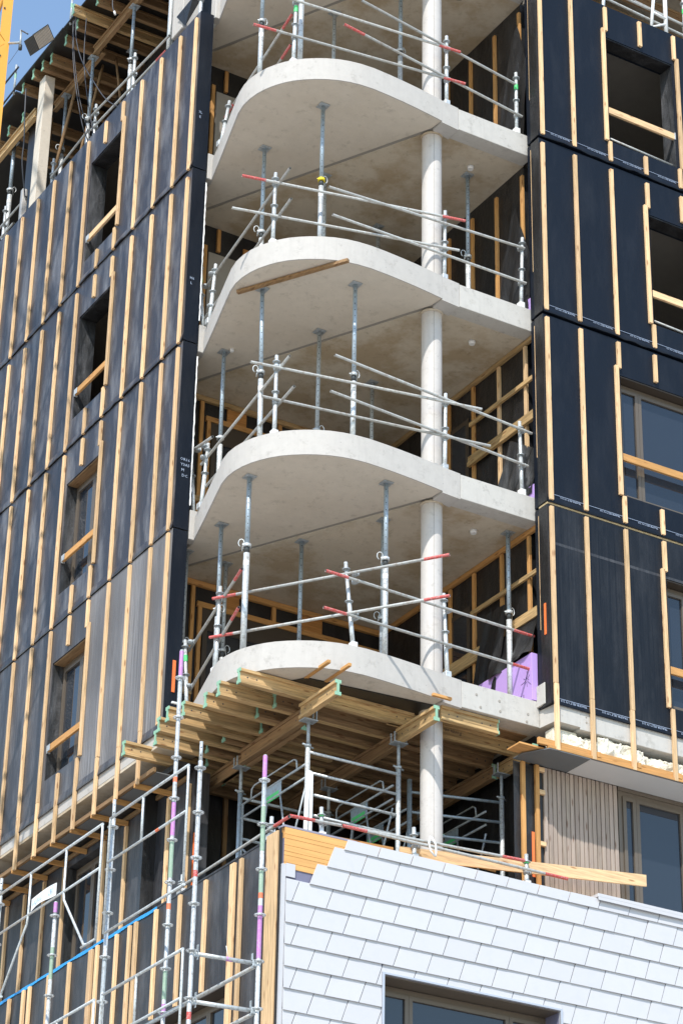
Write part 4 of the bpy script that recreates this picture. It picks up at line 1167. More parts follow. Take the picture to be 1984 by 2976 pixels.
def frame_y(t, x, y0, y1, z, mat='galvanised_dull'):
    """lattice guard frame along y, z = top rail"""
    for dz in (0, -0.18): part('rail', MB().tube((x, y0, z + dz), (x, y1, z + dz), 0.015, 8), mat, t)
    part('hoop', MB().path([(x, y0 + 0.22, z), (x, y0 + 0.24, z + 0.13), (x, y0 + 0.30, z + 0.165), (x, y1 - 0.32, z + 0.165), (x, y1 - 0.25, z + 0.13), (x, y1 - 0.24, z)], 0.011, 8), mat, t)
    part('brace', MB().tube((x, y1 - 0.03, z), (x, y1 - 0.03, 12.0), 0.014, 8).tube((x, (y0 + y1) / 2 + 0.15, z - 0.19), (x, (y0 + y1) / 2 + 0.35, 12.6), 0.013, 8).tube((x, (y0 + y1) / 2 - 0.18, z - 0.19), (x, (y0 + y1) / 2 - 0.45, 12.6), 0.013, 8)
         .tube((x, y0, z - 0.3), (x, y0 + 0.45, 12.6), 0.013, 8).tube((x, y1, 13.3), (x, y1 - 0.5, 12.9), 0.014, 8), mat, t)
    part('gusset', MB().box(x - 0.004, x + 0.004, (y0 + y1) / 2 - 0.20, (y0 + y1) / 2 + 0.20, z - 0.20, z + 0.0), 'galvanised_blue', t)
    part('paint_mark', MB().box(x - 0.0055, x + 0.0055, (y0 + y1) / 2 - 0.15, (y0 + y1) / 2 + 0.17, z - 0.205, z - 0.12), 'bright_green', t)
RZ = (14.0, 13.727, 13.447, 13.18, 12.9, 12.6, 12.3)
t = thing('shoring_tower', 'galvanised shoring tower with four rungs between strap-wrapped leg and column, carrying the left beams', 'shoring tower', (0.84, 0.92, 12.0), 'shoring towers on the terrace')
shoring_leg(t, 0.835, 0.92, 12.0, 14.06); shoring_leg(t, 2.15, 0.92, 12.0, 14.07)
frame_x(t, 0.85, 2.13, 0.92, RZ)
shoring_leg(t, 0.875, 2.70, 12.0, 14.06, 'galvanised_blue'); shoring_leg(t, 2.19, 2.70, 12.0, 14.06, 'galvanised_dull')
frame_x(t, 0.9, 2.17, 2.70, RZ, 'galvanised_dull')
frame_y(t, 0.86, 1.0, 2.62, 13.87); frame_y(t, 2.12, 1.0, 2.62, 13.87)
t = thing('shoring_tower', 'galvanised shoring tower right of the round column below the green-ended beam', 'shoring tower', (3.8, 1.05, 12.0), 'shoring towers on the terrace')
shoring_leg(t, 3.80, 1.05, 12.0, 14.07)
part('leg', MB().tube((2.62, 1.40, 12.0), (2.62, 1.40, 14.20), 0.031, 14), 'galvanised_blue', t)
for z in RZ: part('rung', MB().tube((2.64, 1.39, z + 0.03), (3.78, 1.06, z + 0.03), 0.019, 10), 'galvanised_blue', t)
shoring_leg(t, 3.82, 2.9, 12.0, 14.06, 'galvanised_dull')
frame_y(t, 3.62, 1.15, 2.85, 13.90); frame_y(t, 2.66, 1.5, 3.1, 13.85)

# leftovers on the terrace
hb = thing('timber_beam', 'short formwork beam with green painted end, standing tilted right of the column', 'formwork beam', (3.0, 1.7, 12.9))
q = MB(); 
A = Vector((2.55, 1.9, 12.35)); B = Vector((3.03, 1.35, 13.55)); ax_ = (B - A).normalized(); s1 = Vector((0.75, 0.66, 0)).normalized(); s2 = ax_.cross(s1)
def obx(mb, A, B, s1, s2, a, b): 
    P = [p + s1 * i * a + s2 * j * b for p in (A, B) for i, j in ((-1, -1), (1, -1), (1, 1), (-1, 1))]
    return mb.add(P, [(0, 1, 2, 3), (7, 6, 5, 4), (0, 4, 5, 1), (1, 5, 6, 2), (2, 6, 7, 3), (3, 7, 4, 0)])
part('flange', obx(MB(), A + s2 * 0.08, B + s2 * 0.08, s1, s2, 0.04, 0.02), 'old_timber_Z', hb)
part('flange', obx(MB(), A - s2 * 0.08, B - s2 * 0.08, s1, s2, 0.04, 0.02), 'old_timber_Z', hb)
part('web', obx(MB(), A, B, s1, s2, 0.0135, 0.06), 'old_timber_Z', hb)
part('end_paint', obx(MB(), B - ax_ * 0.03, B + ax_ * 0.002, s1, s2, 0.042, 0.102), 'teal_paint', hb)
for k, (x, z, r_z, lab) in enumerate(((2.95, 12.98, 0.35, 'upper of two short orange board ends sticking up behind the rail'), (3.22, 12.90, 0.15, 'lower of two short orange board ends sticking up behind the rail'))):
    o = single('timber_plank', MB().cbox(x - 0.20, x + 0.20, 0.62, 0.75, z, z + 0.035, 0.003), 'orange_timber_X', lab, 'plank', (x, 0.68, z))
    o.rotation_euler = (0.5, -0.05, r_z)
# long guard plank behind the tube rail
def slanted(A, B, h, t_):
    A = Vector(A); B = Vector(B); d = (B - A).normalized(); up = Vector((0, 0, 1)); sd = d.cross(up).normalized()
    P = [p + up * j * h + sd * i * t_ for p in (A, B) for i, j in ((0, 0), (1, 0), (1, -1), (0, -1))]
    return MB().add(P, [(0, 1, 2, 3), (7, 6, 5, 4), (0, 4, 5, 1), (1, 5, 6, 2), (2, 6, 7, 3), (3, 7, 4, 0)])
single('timber_plank', slanted((1.72, 0.20, 12.71), (5.435, 0.235, 13.125), 0.155, 0.027), 'spruce_X', 'long yellow scaffold plank lying slanted behind the rail across the slatted wall', 'plank', (1.72, 0.2, 12.71))
single('timber_plank', slanted((0.93, 0.32, 12.70), (1.70, 0.33, 12.735), 0.13, 0.027), 'orange_timber_X', 'shorter yellow plank behind the rail left of the column', 'plank', (0.93, 0.32, 12.7))

# ================================================================== scaffold at the lower left
SC = thing('scaffold', 'galvanised ring-lock scaffold with pink and green marked standards at the lower left of the block', 'scaffold', (-1.86, -1.0, 0.0))
def standard(x, y, ztop, zoff=0.0, dx=0.0, paints=()):
    lean = lambda z: (x + dx * (z - 11) / 3, y, z)
    s = part('standard', MB().tube(lean(0.0), lean(ztop - 0.22), 0.0242, 14).tube(lean(ztop - 0.22), lean(ztop), 0.019, 12), 'galvanised', SC)
    z = 8.5 + zoff
    while z < ztop:
        rg = MB()
        c = lean(z); rg.ring(c, 0.055, 0.062, 0.010, 16).ring(c, 0.022, 0.033, 0.012, 12)
        for k in range(8):
            a = k * pi / 4 + 0.2
            rg.tube((c[0] + cos(a) * 0.03, c[1] + sin(a) * 0.03, z), (c[0] + cos(a) * 0.058, c[1] + sin(a) * 0.058, z), 0.0048, 5)
        z += 0.5
        part('rosette', rg, 'galvanised', s)
    for z0, z1, m in paints:
        part('colour_band', MB().tube(lean(z0), lean(z1), 0.0248, 14, caps=False), m, s)
    hl = MB()
    for zz in (ztop - 0.07, ztop - 0.16):
        c = lean(zz); d = Vector((-0.45, -0.85, 0)) * 1.03
        hl.tube((c[0] + d.x * 0.0190, c[1] + d.y * 0.0190, zz), (c[0] + d.x * 0.015, c[1] + d.y * 0.015, zz), 0.009, 8)
    part('pin_hole', hl, 'black_rubber', s)
YS = (-2.16, -0.12, 2.90, 5.95, 9.0)
standard(-2.23, -2.16, 12.30, dx=-0.0, paints=((10.79, 10.86, 'red_paint'), (9.28, 9.36, 'red_paint'), (10.87, 10.9, 'galvanised')))
standard(-2.23, -0.12, 12.33, paints=((9.0, 9.1, 'pink_paint'), (10.1, 10.5, 'galvanised_dull')))
standard(-2.23, 2.90, 12.33)
standard(-1.50, -2.24, 12.29, paints=((12.03, 12.28, 'pink_paint'), (11.72, 12.0, 'galvanised_dull'), (11.2, 11.7, 'green_paint'), (10.68, 10.74, 'orange_paint'), (10.03, 10.6, 'pink_paint'), (10.74, 10.98, 'green_paint')))
standard(-1.50, -0.14, 14.36, paints=((14.02, 14.34, 'pink_paint'), (13.35, 13.42, 'orange_paint') if False else (12.70, 12.76, 'orange_paint'), (12.05, 12.45, 'pink_paint'), (11.55, 11.98, 'green_paint'), (11.18, 11.25, 'orange_paint'), (10.15, 10.47, 'green_paint'), (9.95, 10.1, 'pink_paint')))
standard(-1.50, 2.90, 12.18, paints=((12.04, 12.17, 'pink_paint'), (11.2, 11.6, 'green_paint')))
standard(-2.23, 5.95, 12.33); standard(-1.50, 5.95, 12.3)
def frame(y0, y1, zt, zb, bend=False):
    """guard-rail frame: top and bottom tube, end legs, inner legs"""
    x = -2.30
    g_ = MB().tube((x, y0, zt), (x, y1, zt), 0.0165, 10).tube((x, y0, zt - 0.515), (x, y1, zt - 0.515), 0.015, 10)
    g_.path([(x, y0 + 0.02, zt), (x, y0 + 0.0, zt - 0.03), (x, y0 + 0.0, zb)], 0.0145, 8).path([(x, y1 - 0.02, zt), (x, y1, zt - 0.03), (x, y1, zb)], 0.0145, 8)
    n = 2 if y1 - y0 > 2.5 else 1
    if n == 1:
        ym = (y0 + y1) / 2 + 0.12
        g_.tube((x, ym, zt), (x, ym, zt - 0.515), 0.0145, 8)
    else:
        for s, e in ((y0 + 0.92, -1), (y1 - 0.98, 1)):
            g_.path([(x, s, zt), (x, s, zt - 0.52), (x, s - e * -0.02, zt - 0.62), (x, s + e * 0.62, zb + 0.02), (x, s + e * 0.70, zb)], 0.0145, 8)
    return g_
part('guard_frame', frame(-2.03, -0.19, 12.065, 10.73).tube((-2.30, -2.06, 10.73), (-2.30, -0.24, 10.73), 0.015, 10), 'galvanised', SC)
part('guard_frame', frame(0.0, 2.85, 12.065, 10.73).tube((-2.30, 0.0, 10.73), (-2.30, 0.36, 10.73), 0.014, 8).tube((-2.30, 2.85, 10.73), (-2.30, 2.45, 10.73), 0.014, 8), 'galvanised', SC)
part('guard_frame', frame(2.96, 5.9, 12.065, 10.73), 'galvanised', SC)
part('guard_frame', frame(-2.10, -0.27, 10.025, 8.7), 'galvanised', SC)
part('guard_frame', frame(-0.07, 2.85, 10.025, 8.7), 'galvanised', SC)
part('paint_band', MB().tube((-2.30, -1.42, 11.55), (-2.30, -1.34, 11.55), 0.0162, 10, caps=False), 'orange_paint', SC)
def ledger(x0, y0, x1, y1, z, r=0.0225):
    l = part('ledger', MB().tube((x0, y0, z), (x1, y1, z), r, 12), 'galvanised', SC)
    part('wedge_head', MB().cbox(x0 - 0.02, x0 + 0.035, y0 - 0.02, y0 + 0.02, z - 0.035, z + 0.035, 0.006).box(x0 + 0.02, x0 + 0.026, y0 - 0.016, y0 + 0.016, z - 0.06, z + 0.10), 'galvanised_dull', l)
    part('wedge_head', MB().cbox(x1 - 0.035, x1 + 0.02, y1 - 0.02, y1 + 0.02, z - 0.035, z + 0.035, 0.006).box(x1 - 0.035, x1 - 0.029, y1 - 0.016, y1 + 0.016, z - 0.06, z + 0.10), 'galvanised_dull', l)
    return l
for z in (9.975, 9.475, 8.0):
    ledger(-2.19, -2.165, -1.54, -2.235, z)
part('paint_band', MB().tube((-1.86, -2.20, 9.975), (-1.79, -2.206, 9.975), 0.0235, 12, caps=False), 'pink_paint', SC)
for z in (9.455,):
    part('ledger', MB().tube((-2.19, -0.14, z), (-1.98, -0.15, z), 0.021, 12), 'galvanised', SC)
part('brace', MB().tube((-2.23, -0.35, 9.20), (-1.5, -2.1, 9.83), 0.019, 10), 'rail_tube', SC) if False else None
part('side_rail', MB().tube((-1.52, -2.2, 9.955), (-1.52, -0.18, 9.96), 0.021, 10).tube((-1.52, -2.2, 9.455), (-1.52, -0.18, 9.46), 0.021, 10), 'rail_tube', SC)
part('tie_bar', MB().tube((-2.25, -2.06, 9.455), (-2.25, -0.16, 9.455), 0.018, 10).tube((-1.5, -0.1, 9.46), (-1.5, 2.85, 9.46), 0.018, 10), 'galvanised_dull', SC)
# deck boards just below the picture
part('deck', MB().cbox(-2.2, -1.53, -2.1, 5.9, 8.02, 8.08, 0.005), 'galvanised_dull', SC)
# cable tie, small sign banner
part('cable_tie', MB().tube((-1.84, -2.21, 9.99), (-1.862, -2.205, 10.11), 0.004, 5), 'white_label', SC)
bn = MB(); k = 14
for i in range(k + 1):
    y = 1.07 + (1.745 - 1.07) * i / k; t_ = i / k
    bow = sin(t_ * pi)
    bn.v += [(-2.325 - 0.012 * bow, y, 11.548 + 0.05 * bow * t_), (-2.325 + 0.02 * bow, y, 11.70 + 0.035 * bow)]
for i in range(k):
    bn.f.append((2 * i + 2, 2 * i, 2 * i + 1, 2 * i + 3)); bn.sm.append(True)
sg = single('banner', bn, 'white_paint', 'small white banner with pale blue lettering tied to the scaffold rail', 'banner', (-2.33, 1.4, 11.55))
sg['_o'] = (-2.33, 1.4, 11.55)
writing('banner_print', 'Layher', 0.10, (-2.338, 1.70, 11.605), (0, -1, 0.03), (0, 0, 1), 'print_blue', sg)
part('banner_print', MB().ring((0, 0, 0), 0.030, 0.040, 0.001, 4), 'print_blue', sg) if False else part('banner_print', MB().box(-2.336, -2.334, 1.15, 1.27, 11.600, 11.606).box(-2.336, -2.334, 1.15, 1.27, 11.688, 11.694).box(-2.336, -2.334, 1.15, 1.156, 11.607, 11.687).box(-2.336, -2.334, 1.264, 1.27, 11.607, 11.687).box(-2.336, -2.334, 1.19, 1.23, 11.63, 11.665), 'print_blue', sg)

# ================================================================== purple board, loose black sheets, tape on the lowest balcony
pb = single('insulation_board', MB().cbox(3.80, 3.893, 0.322, 1.56, 15.21, 15.88, 0.003), 'purple_board', 'purple insulation board standing at the right end of the lowest balcony', 'insulation board', (3.85, 0.4, 15.21))
pb['_o'] = (3.85, 0.4, 15.21)
writing('board_print', 'MADE IN BELGIUM', 0.11, (3.7985, 0.50, 15.345), (0, 1, 0), (0, 0, -1), 'print_black', pb)
br = MB()
for k in range(9):
    a = k * 0.75 + 0.2; L_ = 0.05 + 0.04 * (k % 3)
    br.tube((3.799, 0.44 + 0.02 * sin(a), 15.52 + 0.02 * cos(a)), (3.799, 0.44 + L_ * sin(a), 15.52 + L_ * cos(a)), 0.003, 4)
part('star_mark', br, 'print_black', pb)
pb2 = single('insulation_board', MB().cbox(3.90, 3.99, 0.33, 0.56, 18.205, 18.42, 0.003), 'purple_board', 'corner of a purple insulation board peeping out at the right end of the third balcony', 'insulation board', (3.95, 0.4, 18.205))
pb3 = single('insulation_board', MB().cbox(3.90, 3.99, 0.33, 0.52, 21.205, 21.40, 0.003), 'purple_board', 'small bit of purple insulation board at the right end of the second balcony', 'insulation board', (3.95, 0.4, 21.205))

def sheet(name, corners, nu, nv, amp, seed, mat, label, cat='plastic sheet'):
    """loose crumpled membrane between four corners (bl, br, tr, tl), with folds"""
    rnd = random.Random(seed)
    c = [Vector(p) for p in corners]
    n = (c[1] - c[0]).cross(c[3] - c[0]).normalized()
    ph = [rnd.uniform(0, 6) for _ in range(6)]
    mb = MB()
    for j in range(nv + 1):
        for i in range(nu + 1):
            u = i / nu; v_ = j / nv
            p = c[0].lerp(c[1], u).lerp(c[3].lerp(c[2], u), v_)
            h = sin(u * 9 + v_ * 3 + ph[0]) * 0.5 + sin(u * 17 - v_ * 5 + ph[1]) * 0.3 + sin(v_ * 11 + u * 4 + ph[2]) * 0.25 + rnd.uniform(-0.08, 0.08)
            e = 0.35 + 0.65 * (1 - v_)
            mb.v.append(tuple(p + n * h * amp * e))
    for j in range(nv):
        for i in range(nu):
            a = j * (nu + 1) + i
            mb.f.append((a, a + 1, a + nu + 2, a + nu + 1)); mb.sm.append(True)
    return single(name, mb, mat, label, cat, tuple(c[3]))
sheet('loose_membrane', ((3.77, 1.30, 15.84), (3.79, 0.33, 15.90), (3.92, 0.35, 16.50), (3.92, 1.30, 16.46)), 18, 12, 0.05, 1, 'membrane_inner', 'torn black membrane hanging over the purple board on the lowest balcony')
sheet('loose_membrane', ((3.79, 1.95, 15.22), (3.78, 1.20, 15.30), (3.90, 1.0, 16.9), (3.92, 1.5, 16.95)), 14, 18, 0.045, 2, 'membrane_inner', 'dark glossy sheet hanging in folds left of the purple board')
sheet('loose_membrane', ((3.86, 1.30, 18.22), (3.88, 0.36, 18.30), (3.95, 0.36, 19.0), (3.93, 0.95, 19.4)), 14, 14, 0.05, 3, 'membrane_foil', 'crumpled grey sheet hanging at the right end of the third balcony')
sheet('loose_membrane', ((3.86, 1.15, 21.22), (3.88, 0.36, 21.25), (3.95, 0.36, 22.1), (3.93, 0.75, 23.3)), 14, 18, 0.03, 4, 'membrane_inner', 'crumpled grey sheet hanging at the right end of the second balcony')
sheet('loose_membrane', ((3.86, 1.1, 24.22), (3.88, 0.36, 24.22), (3.95, 0.36, 25.6), (3.93, 0.62, 26.6)), 14, 18, 0.03, 5, 'membrane_inner', 'crumpled dark sheet hanging at the right end of the top balcony')
single('tape_strip', MB().box(3.860, 3.8685, 0.07, 0.11, 16.06, 16.51), 'orange_tape', 'orange adhesive tape strip on the black wall edge right of the lowest balcony', 'tape', (3.865, 0.09, 16.06), 'orange tape strips')
single('tape_strip', MB().box(0.10, 0.145, 3.276, 3.2865, 15.52, 15.98), 'orange_tape', 'orange adhesive tape strip on the left wall edge beside the pink scaffold standard', 'tape', (0.12, 3.28, 15.52), 'orange tape strips')
single('tape_strip', MB().box(3.845, 3.885, 0.452, 0.459, 12.85, 13.45), 'orange_tape', 'orange tape strip hanging between the timber studs right of the terrace', 'tape', (3.86, 0.455, 12.85), 'orange tape strips')
single('tape_strip', MB().box(0.54, 0.57, 3.305, 3.312, 12.75, 13.65), 'orange_tape', 'long orange tape strip on the dark wall edge behind the scaffold', 'tape', (0.52, 3.31, 12.75), 'orange tape strips')

# ================================================================== top storey under construction
part('upper_column', MB().cbox(0.02, 0.21, 9.29, 9.53, 26.9, 29.60, 0.008), 'precast_smooth', BL)
part('upper_column', MB().cbox(0.02, 0.35, 3.96, 4.32, 27.0, 30.0, 0.01), 'precast_face', BL)
part('upper_column', MB().cbox(0.06, 0.16, 9.95, 10.05, 26.9, 27.6, 0.01), 'column_concrete', BL)
part('upper_wall', MB().box(4.0, 4.2, 0.6, 16, 27.1, 30.0).box(0.6, 4, 4.4, 4.6, 27.1, 30.0).box(3.0, 3.2, 4.6, 16, 27.1, 29.8), 'inner_concrete', BL)
part('upper_slab', MB().box(3.95, 14, 0.20, 16, 29.84, 30.1), 'cast_rough', BL)
part('loose_flap', MB().add([(-0.02, 3.55, 27.3), (-0.02, 4.10, 27.28), (0.02, 3.85, 26.95), (0.10, 3.45, 27.3)], [(0, 1, 2), (0, 2, 3)]), 'membrane_inner', BL)
part('upper_sheet', MB().box(0.36, 0.9, 3.35, 3.37, 27.0, 29.8), 'membrane_foil', BL)
single('formwork_plywood', MB().box(-0.16, 3.0, 6.0, 8.25, 29.826, 29.85).box(-0.17, 3.0, 8.255, 10.25, 29.826, 29.85).box(-0.1, 3.0, 10.3, 16, 29.82, 29.85), 'black_ply', 'dark plywood deck of the top floor formwork against the sky', 'plywood sheet', (1.5, 8, 29.83))
for i, (x0, y) in enumerate(((-0.10, 10.00), (-0.115, 9.54), (-0.078, 9.235), (-0.033, 8.976), (-0.04, 8.383), (-0.06, 7.90), (-0.29, 7.573), (-0.058, 7.127), (-0.05, 6.7), (-0.03, 6.3), (0.0, 5.9))):
    h_beam(0, x0, x0 + 2.65, y, 29.622, 'timber beam under the top deck, ' + ordn[10 - i] + ' one left of the facade corner', caps=(True, False), tint='form_timber' if i in (6,) else 'old_timber')
for i, (x0, y) in enumerate(((0.15, 10.5), (0.1, 11.0), (0.1, 11.5))):
    h_beam(0, x0, x0 + 2.6, y, 29.40, 'lower timber beam at the far left behind the crane mast, ' + ordn[i] + ' one', tint='old_timber')
h_beam(1, 6.05, 8.16, 0.42, 29.42, 'thick main timber beam under the top deck running towards the floodlight', caps=(False, False), tint='old_timber')
h_beam(1, 8.0, 9.96, 0.53, 29.42, 'second main timber beam under the top deck, behind the hanging cables', caps=(False, False), tint='old_timber')
h_beam(1, 6.0, 10.0, 2.0, 29.42, 'inner main timber beam deep under the top deck', caps=(False, False), tint='old_timber')
h_beam(1, 10.0, 13.5, 0.2, 29.2, 'sunlit main timber beam at the far left edge next to the crane mast', caps=(False, False), tint='form_timber')
G2 = 'steel props under the top floor deck'
for x, y, fr, lab, kw in ((0.42, 8.19, .44, 'grey prop under the joint of the two main beams at the top left', dict(handle_dir=2.8)), (0.40, 6.60, .52, 'prop with hooked pin at the upper end of the thick main beam, top left', dict(handle_dir=0.3)),
                          (0.49, 9.40, .50, 'prop right of the concrete pier at the top left', dict(handle_dir=2.8)), (0.30, 4.98, .7, 'prop just left of the white concrete upright', dict(r=1.1)),
                          (0.30, 11.15, .55, 'prop at the far left edge, crowned by a bent pin', dict(r=1.2)), (1.9, 9.0, .5, 'dim prop standing deep behind the hanging cables', dict(upper='galvanised_dull')), (1.9, 7.2, .5, 'dim inner prop under the top deck', dict(upper='galvanised_dull'))):
    steel_prop(x, y, 27.1, 29.405, fr, lab, group=G2, **kw)
guard_rail('tube guard rail on the unfinished top floor above the left facade',
 [(0.15, 7.30, 26.9, 0.15, 7.30, 27.72), (0.15, 5.9, 26.9, 0.15, 5.9, 27.85), (0.15, 8.9, 26.9, 0.15, 8.9, 27.6), (0.15, 10.9, 26.9, 0.15, 10.9, 27.8), (0.15, 11.9, 26.9, 0.15, 11.9, 27.6), (0.10, 3.52, 26.85, 0.10, 3.52, 27.6)],
 [((0.12, 4.6, 27.32), (0.12, 7.55, 27.55), ''), ((0.13, 4.7, 27.1), (0.13, 7.4, 27.25), 's'), ((0.12, 7.4, 27.3), (0.12, 8.9, 27.2), ''), ((0.12, 10.4, 27.15), (0.12, 12.6, 27.1), ''), ((0.12, 9.9, 27.4), (0.12, 11.7, 27.4), '')])
guard_rail('pale tube guard rail above the top windows of the right facade',
 [(6.9, 0.25, 26.93, 6.9, 0.25, 28.0), (5.30, 0.25, 26.93, 5.42, 0.25, 28.2), (9.0, 0.25, 26.93, 9.0, 0.25, 28.0)],
 [((5.2, 0.25, 27.53), (9.5, 0.25, 27.38), ''), ((5.0, 0.25, 27.36), (9.5, 0.25, 27.12), ''), ((6.2, 0.6, 27.9), (9.5, 0.6, 27.7), '')], marks=(0,))
tf = thing('trestle_frame', 'white tubular trestle frame standing on the right facade wall at the top right', 'trestle', (6.3, 0.2, 26.93))
part('leg', MB().tube((6.18, 0.2, 26.93), (6.33, 0.2, 28.2), 0.026, 10), 'white_paint', tf)
part('leg', MB().tube((6.50, 0.22, 26.93), (6.52, 0.22, 28.4), 0.034, 12), 'white_paint', tf)
part('crossbar', MB().tube((6.23, 0.2, 27.42), (6.51, 0.21, 27.40), 0.022, 10).tube((6.19, 0.2, 27.10), (6.50, 0.21, 27.30), 0.018, 10), 'white_paint', tf)
for i, y in enumerate((0.9, 1.4, 1.9, 2.4)):
    h_beam(0, 4.6, 9.5, y, 29.2, 'timber beam in shade above the right facade, ' + ordn[i] + ' from the front', caps=(False, False), tint='old_timber')
# clutter on the unfinished storey: side boards, leaning sticks, stacked timber, inner wall form
part('form_panel', MB().box(1.2, 1.26, 6.6, 9.0, 27.1, 29.3), 'black_ply', BL)
for k, (a, b, w0) in enumerate((((0.5, 8.9, 27.1), (0.7, 8.4, 29.5), 0.025), ((0.9, 7.6, 27.1), (0.8, 8.1, 29.5), 0.022), ((0.35, 9.6, 27.1), (0.5, 9.0, 29.4), 0.03), ((0.6, 10.4, 27.1), (0.5, 10.0, 29.3), 0.03))):
    single('timber_stick', MB().tube(a, b, w0, 6), 'old_timber_Z', ('leaning timber stick in the shade of the top deck, ' + ordn[k] + ' from the right'), 'timber stick', a, 'timber sticks leaning under the top deck')
single('timber_board', MB().cbox(0.30, 0.34, 9.9, 10.5, 27.1, 29.3, 0.003), 'black_ply', 'dark blue-black formwork board beside the concrete pier at the top left', 'board', (0.3, 9.9, 27.1))
for k, y in enumerate((6.35, 7.9)):
    steel_prop(1.0, y, 27.1, 29.6, 0.5, 'thin inner prop between the main timber beams under the top deck, ' + ('right' if k == 0 else 'left') + ' one', group=G2, upper='galvanised_dull')
# roof-edge posts seen against the sky
er = thing('edge_post', 'thin roof-edge posts with green band and cross tube standing against the sky', 'guard rail', (-0.1, 10.2, 29.85))
for y in (10.35, 8.05):
    part('post', MB().tube((-0.12, y, 29.80), (-0.12, y, 30.45), 0.022, 8), 'galvanised_dull', er)
    part('colour_band', MB().tube((-0.12, y, 30.15), (-0.12, y, 30.25), 0.023, 8, caps=False), 'teal_paint', er)
part('rail', MB().tube((-0.14, 10.2, 30.3), (-0.14, 12.6, 30.35), 0.018, 8).tube((-0.14, 10.2, 29.86), (-0.14, 12.6, 29.8), 0.018, 8), 'black_rubber', er)

# cables
def cable(pts, r, label, nm='cable'):
    P = [Vector(p) for p in pts]; out = []
    for i in range(len(P) - 1):
        p0, p1, p2, p3 = P[max(i - 1, 0)], P[i], P[i + 1], P[min(i + 2, len(P) - 1)]
        for k in range(8):
            t = k / 8
            out.append(0.5 * ((2 * p1) + (p2 - p0) * t + (2 * p0 - 5 * p1 + 4 * p2 - p3) * t * t + (3 * p1 - p0 - 3 * p2 + p3) * t ** 3))
    out.append(P[-1])
    return single(nm, MB().path(out, r, 7), 'black_rubber', label, 'cable', tuple(P[0]), 'cables hanging at the top left')
cable([(-0.20, 7.74, 29.62), (-0.20, 7.68, 29.08), (-0.19, 7.55, 28.44), (-0.15, 7.39, 27.75), (-0.05, 7.3, 27.15), (0.08, 7.3, 26.9)], 0.009, 'left one of the black cables hanging from the top deck')
cable([(-0.20, 7.70, 29.62), (-0.19, 7.66, 29.08), (-0.17, 7.53, 28.44), (-0.12, 7.36, 27.72), (0.02, 7.26, 27.1), (0.1, 7.2, 26.9)], 0.007, 'black cable hanging parallel and close to the left one')
cable([(-0.22, 7.59, 29.60), (-0.22, 7.49, 29.04), (-0.22, 7.16, 28.36), (-0.21, 6.66, 27.63), (-0.10, 6.34, 27.10), (0.05, 6.0, 26.75)], 0.009, 'black cable swinging out to the right over the main timber beam')
cable([(-0.10, 7.42, 29.5), (-0.10, 7.40, 28.75), (-0.10, 7.30, 28.25), (-0.06, 7.18, 27.65), (0.05, 7.1, 26.95)], 0.010, 'short black cable hanging between the two long loops')
cable([(-0.15, 9.72, 29.5), (-0.15, 9.66, 28.86), (-0.12, 9.66, 28.34), (-0.10, 9.7, 27.9), (0.05, 9.8, 27.3)], 0.013, 'single black cable hanging beside the concrete pier')
c_ = cable([(-0.22, 6.10, 29.2), (-0.22, 6.12, 28.95), (-0.22, 6.09, 28.76), (-0.22, 5.99, 28.58)], 0.010, 'thin cable end with a white plug dangling before the thick main beam')
c_['_o'] = (-0.22, 6.10, 29.2)
part('plug', MB().tube((-0.22, 6.02, 28.63), (-0.22, 5.975, 28.54), 0.018, 8), 'white_paint', c_)

# ================================================================== tower crane mast at the left edge, floodlight on its arm
CM = thing('crane_mast', 'orange-yellow lattice mast of a tower crane at the left edge of the picture', 'crane', (-3.2, 5.4, 0))
X0, X1, Y0, Y1 = -3.95, -2.5, 4.66, 6.1
for x, y in ((X0, Y0), (X1, Y0), (X0, Y1), (X1, Y1)):
    sx = 1 if x == X0 else -1; sy = 1 if y == Y0 else -1
    part('chord', MB().box(min(x, x + sx * 0.16), max(x, x + sx * 0.16), min(y, y + sy * 0.014), max(y, y + sy * 0.014), 0, 42).box(min(x, x + sx * 0.014), max(x, x + sx * 0.014), min(y + sy * 0.0145, y + sy * 0.16), max(y + sy * 0.0145, y + sy * 0.16), 0, 42), 'crane_orange', CM)
lac = MB()
z = 0.6; k = 0
while z < 41:
    a, b = (0, 1) if k % 2 == 0 else (1, 0)
    xs = (X0 + 0.08, X1 - 0.08); ys = (Y0 + 0.08, Y1 - 0.08)
    lac.tube((xs[a], Y0 + 0.03, z), (xs[b], Y0 + 0.03, z + 1.45), 0.035, 6).tube((xs[a], Y1 - 0.03, z), (xs[b], Y1 - 0.03, z + 1.45), 0.035, 6)
    lac.tube((X0 + 0.03, ys[a], z), (X0 + 0.03, ys[b], z + 1.45), 0.035, 6).tube((X1 - 0.03, ys[a], z), (X1 - 0.03, ys[b], z + 1.45), 0.035, 6)
    z += 1.5; k += 1
part('lattice', lac, 'crane_orange', CM)
rv = MB()
z = 20.4
while z < 34:
    for dx in (0.13,):
        rv.tube((X1 - dx, Y0 - 0.001, z), (X1 - dx, Y0 - 0.012, z), 0.016, 6)
    z += 0.9
part('bolts', rv, 'dark_steel', CM)

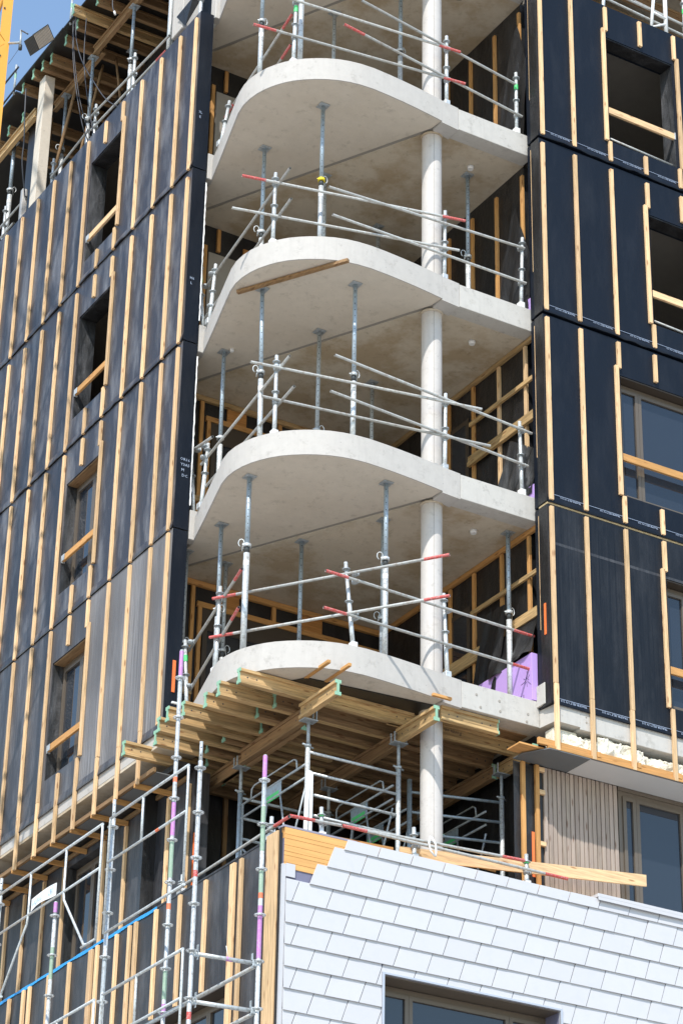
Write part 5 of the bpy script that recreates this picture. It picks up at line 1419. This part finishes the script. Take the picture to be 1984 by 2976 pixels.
cr = Vector(CAM_R[0]); cd = Vector(CAM_R[1]); cf = Vector(CAM_R[2]); cu_ = -cd
FO = Vector((-2.5, 3.75, 25.63))
FL = thing('floodlight', 'square construction floodlight on an arm clamped to the crane mast, against the sky', 'floodlight', tuple(FO))
u = cr * 0.215 + cu_ * 0.16 + cf * 0.05; v_ = cr * 0.092 - cu_ * 0.218 + cf * 0.02; w_ = cr * -0.148 - cu_ * 0.072 + cf * 0.13
def skew(o, a, b, c):
    P = [o, o + a, o + a + b, o + b, o + c, o + a + c, o + a + b + c, o + b + c]
    return MB().add([tuple(p) for p in P], [(0, 3, 2, 1), (4, 5, 6, 7), (0, 1, 5, 4), (1, 2, 6, 5), (2, 3, 7, 6), (3, 0, 4, 7)])
part('housing', skew(FO, u, v_, w_), 'black_ply', FL)
nf = u.cross(v_).normalized()
if nf.dot(cf) > 0: nf = -nf
grid = MB()
for k in range(13):
    o = FO + nf * 0.004 + u * (0.03 + k * 0.074) + v_ * 0.03
    q = skew(o, u * 0.052, v_ * 0.94, nf * 0.006); grid.add(q.v, q.f)
part('lens_grid', grid, 'lamp_grid', FL)
part('rim', skew(FO + nf * 0.002 - u * 0.02 - v_ * 0.02, u * 1.04, v_ * 0.035, nf * 0.012).add(*(lambda q: (q.v, q.f))(skew(FO + nf * 0.002 + u * 1.0, u * 0.02, v_ * 1.0, nf * 0.012))), 'dark_steel', FL)
fin = MB()
for k in range(7):
    q = skew(FO + w_ * (0.08 + k * 0.13) + v_ * 0.0 - u * 0.012, u * 0.02, v_ * 1.0, w_ * 0.04); fin.add(q.v, q.f)
part('fins', fin, 'dark_steel', FL)
part('arm', MB().tube((-2.5, 4.99, 26.33), (-2.5, 4.62, 26.06), 0.02, 8).tube((-2.5, 4.62, 26.06), (-2.5, 4.22, 25.80), 0.020, 8).tube((-2.5, 4.23, 26.04), (-2.5, 4.20, 25.70), 0.016, 8), 'galvanised_dull', FL)
part('yoke', MB().tube((-2.5, 4.23, 26.04), (-2.5, 3.95, 25.78), 0.012, 6).tube((-2.5, 4.20, 25.74), (-2.5, 4.20, 25.66), 0.03, 8), 'dark_steel', FL)
part('guy_wire', MB().tube((-2.5, 4.2, 25.71), (-2.5, 4.62, 25.67), 0.003, 4), 'dark_steel', FL)

for o in bpy.data.objects:
    if '_o' in o: del o['_o']
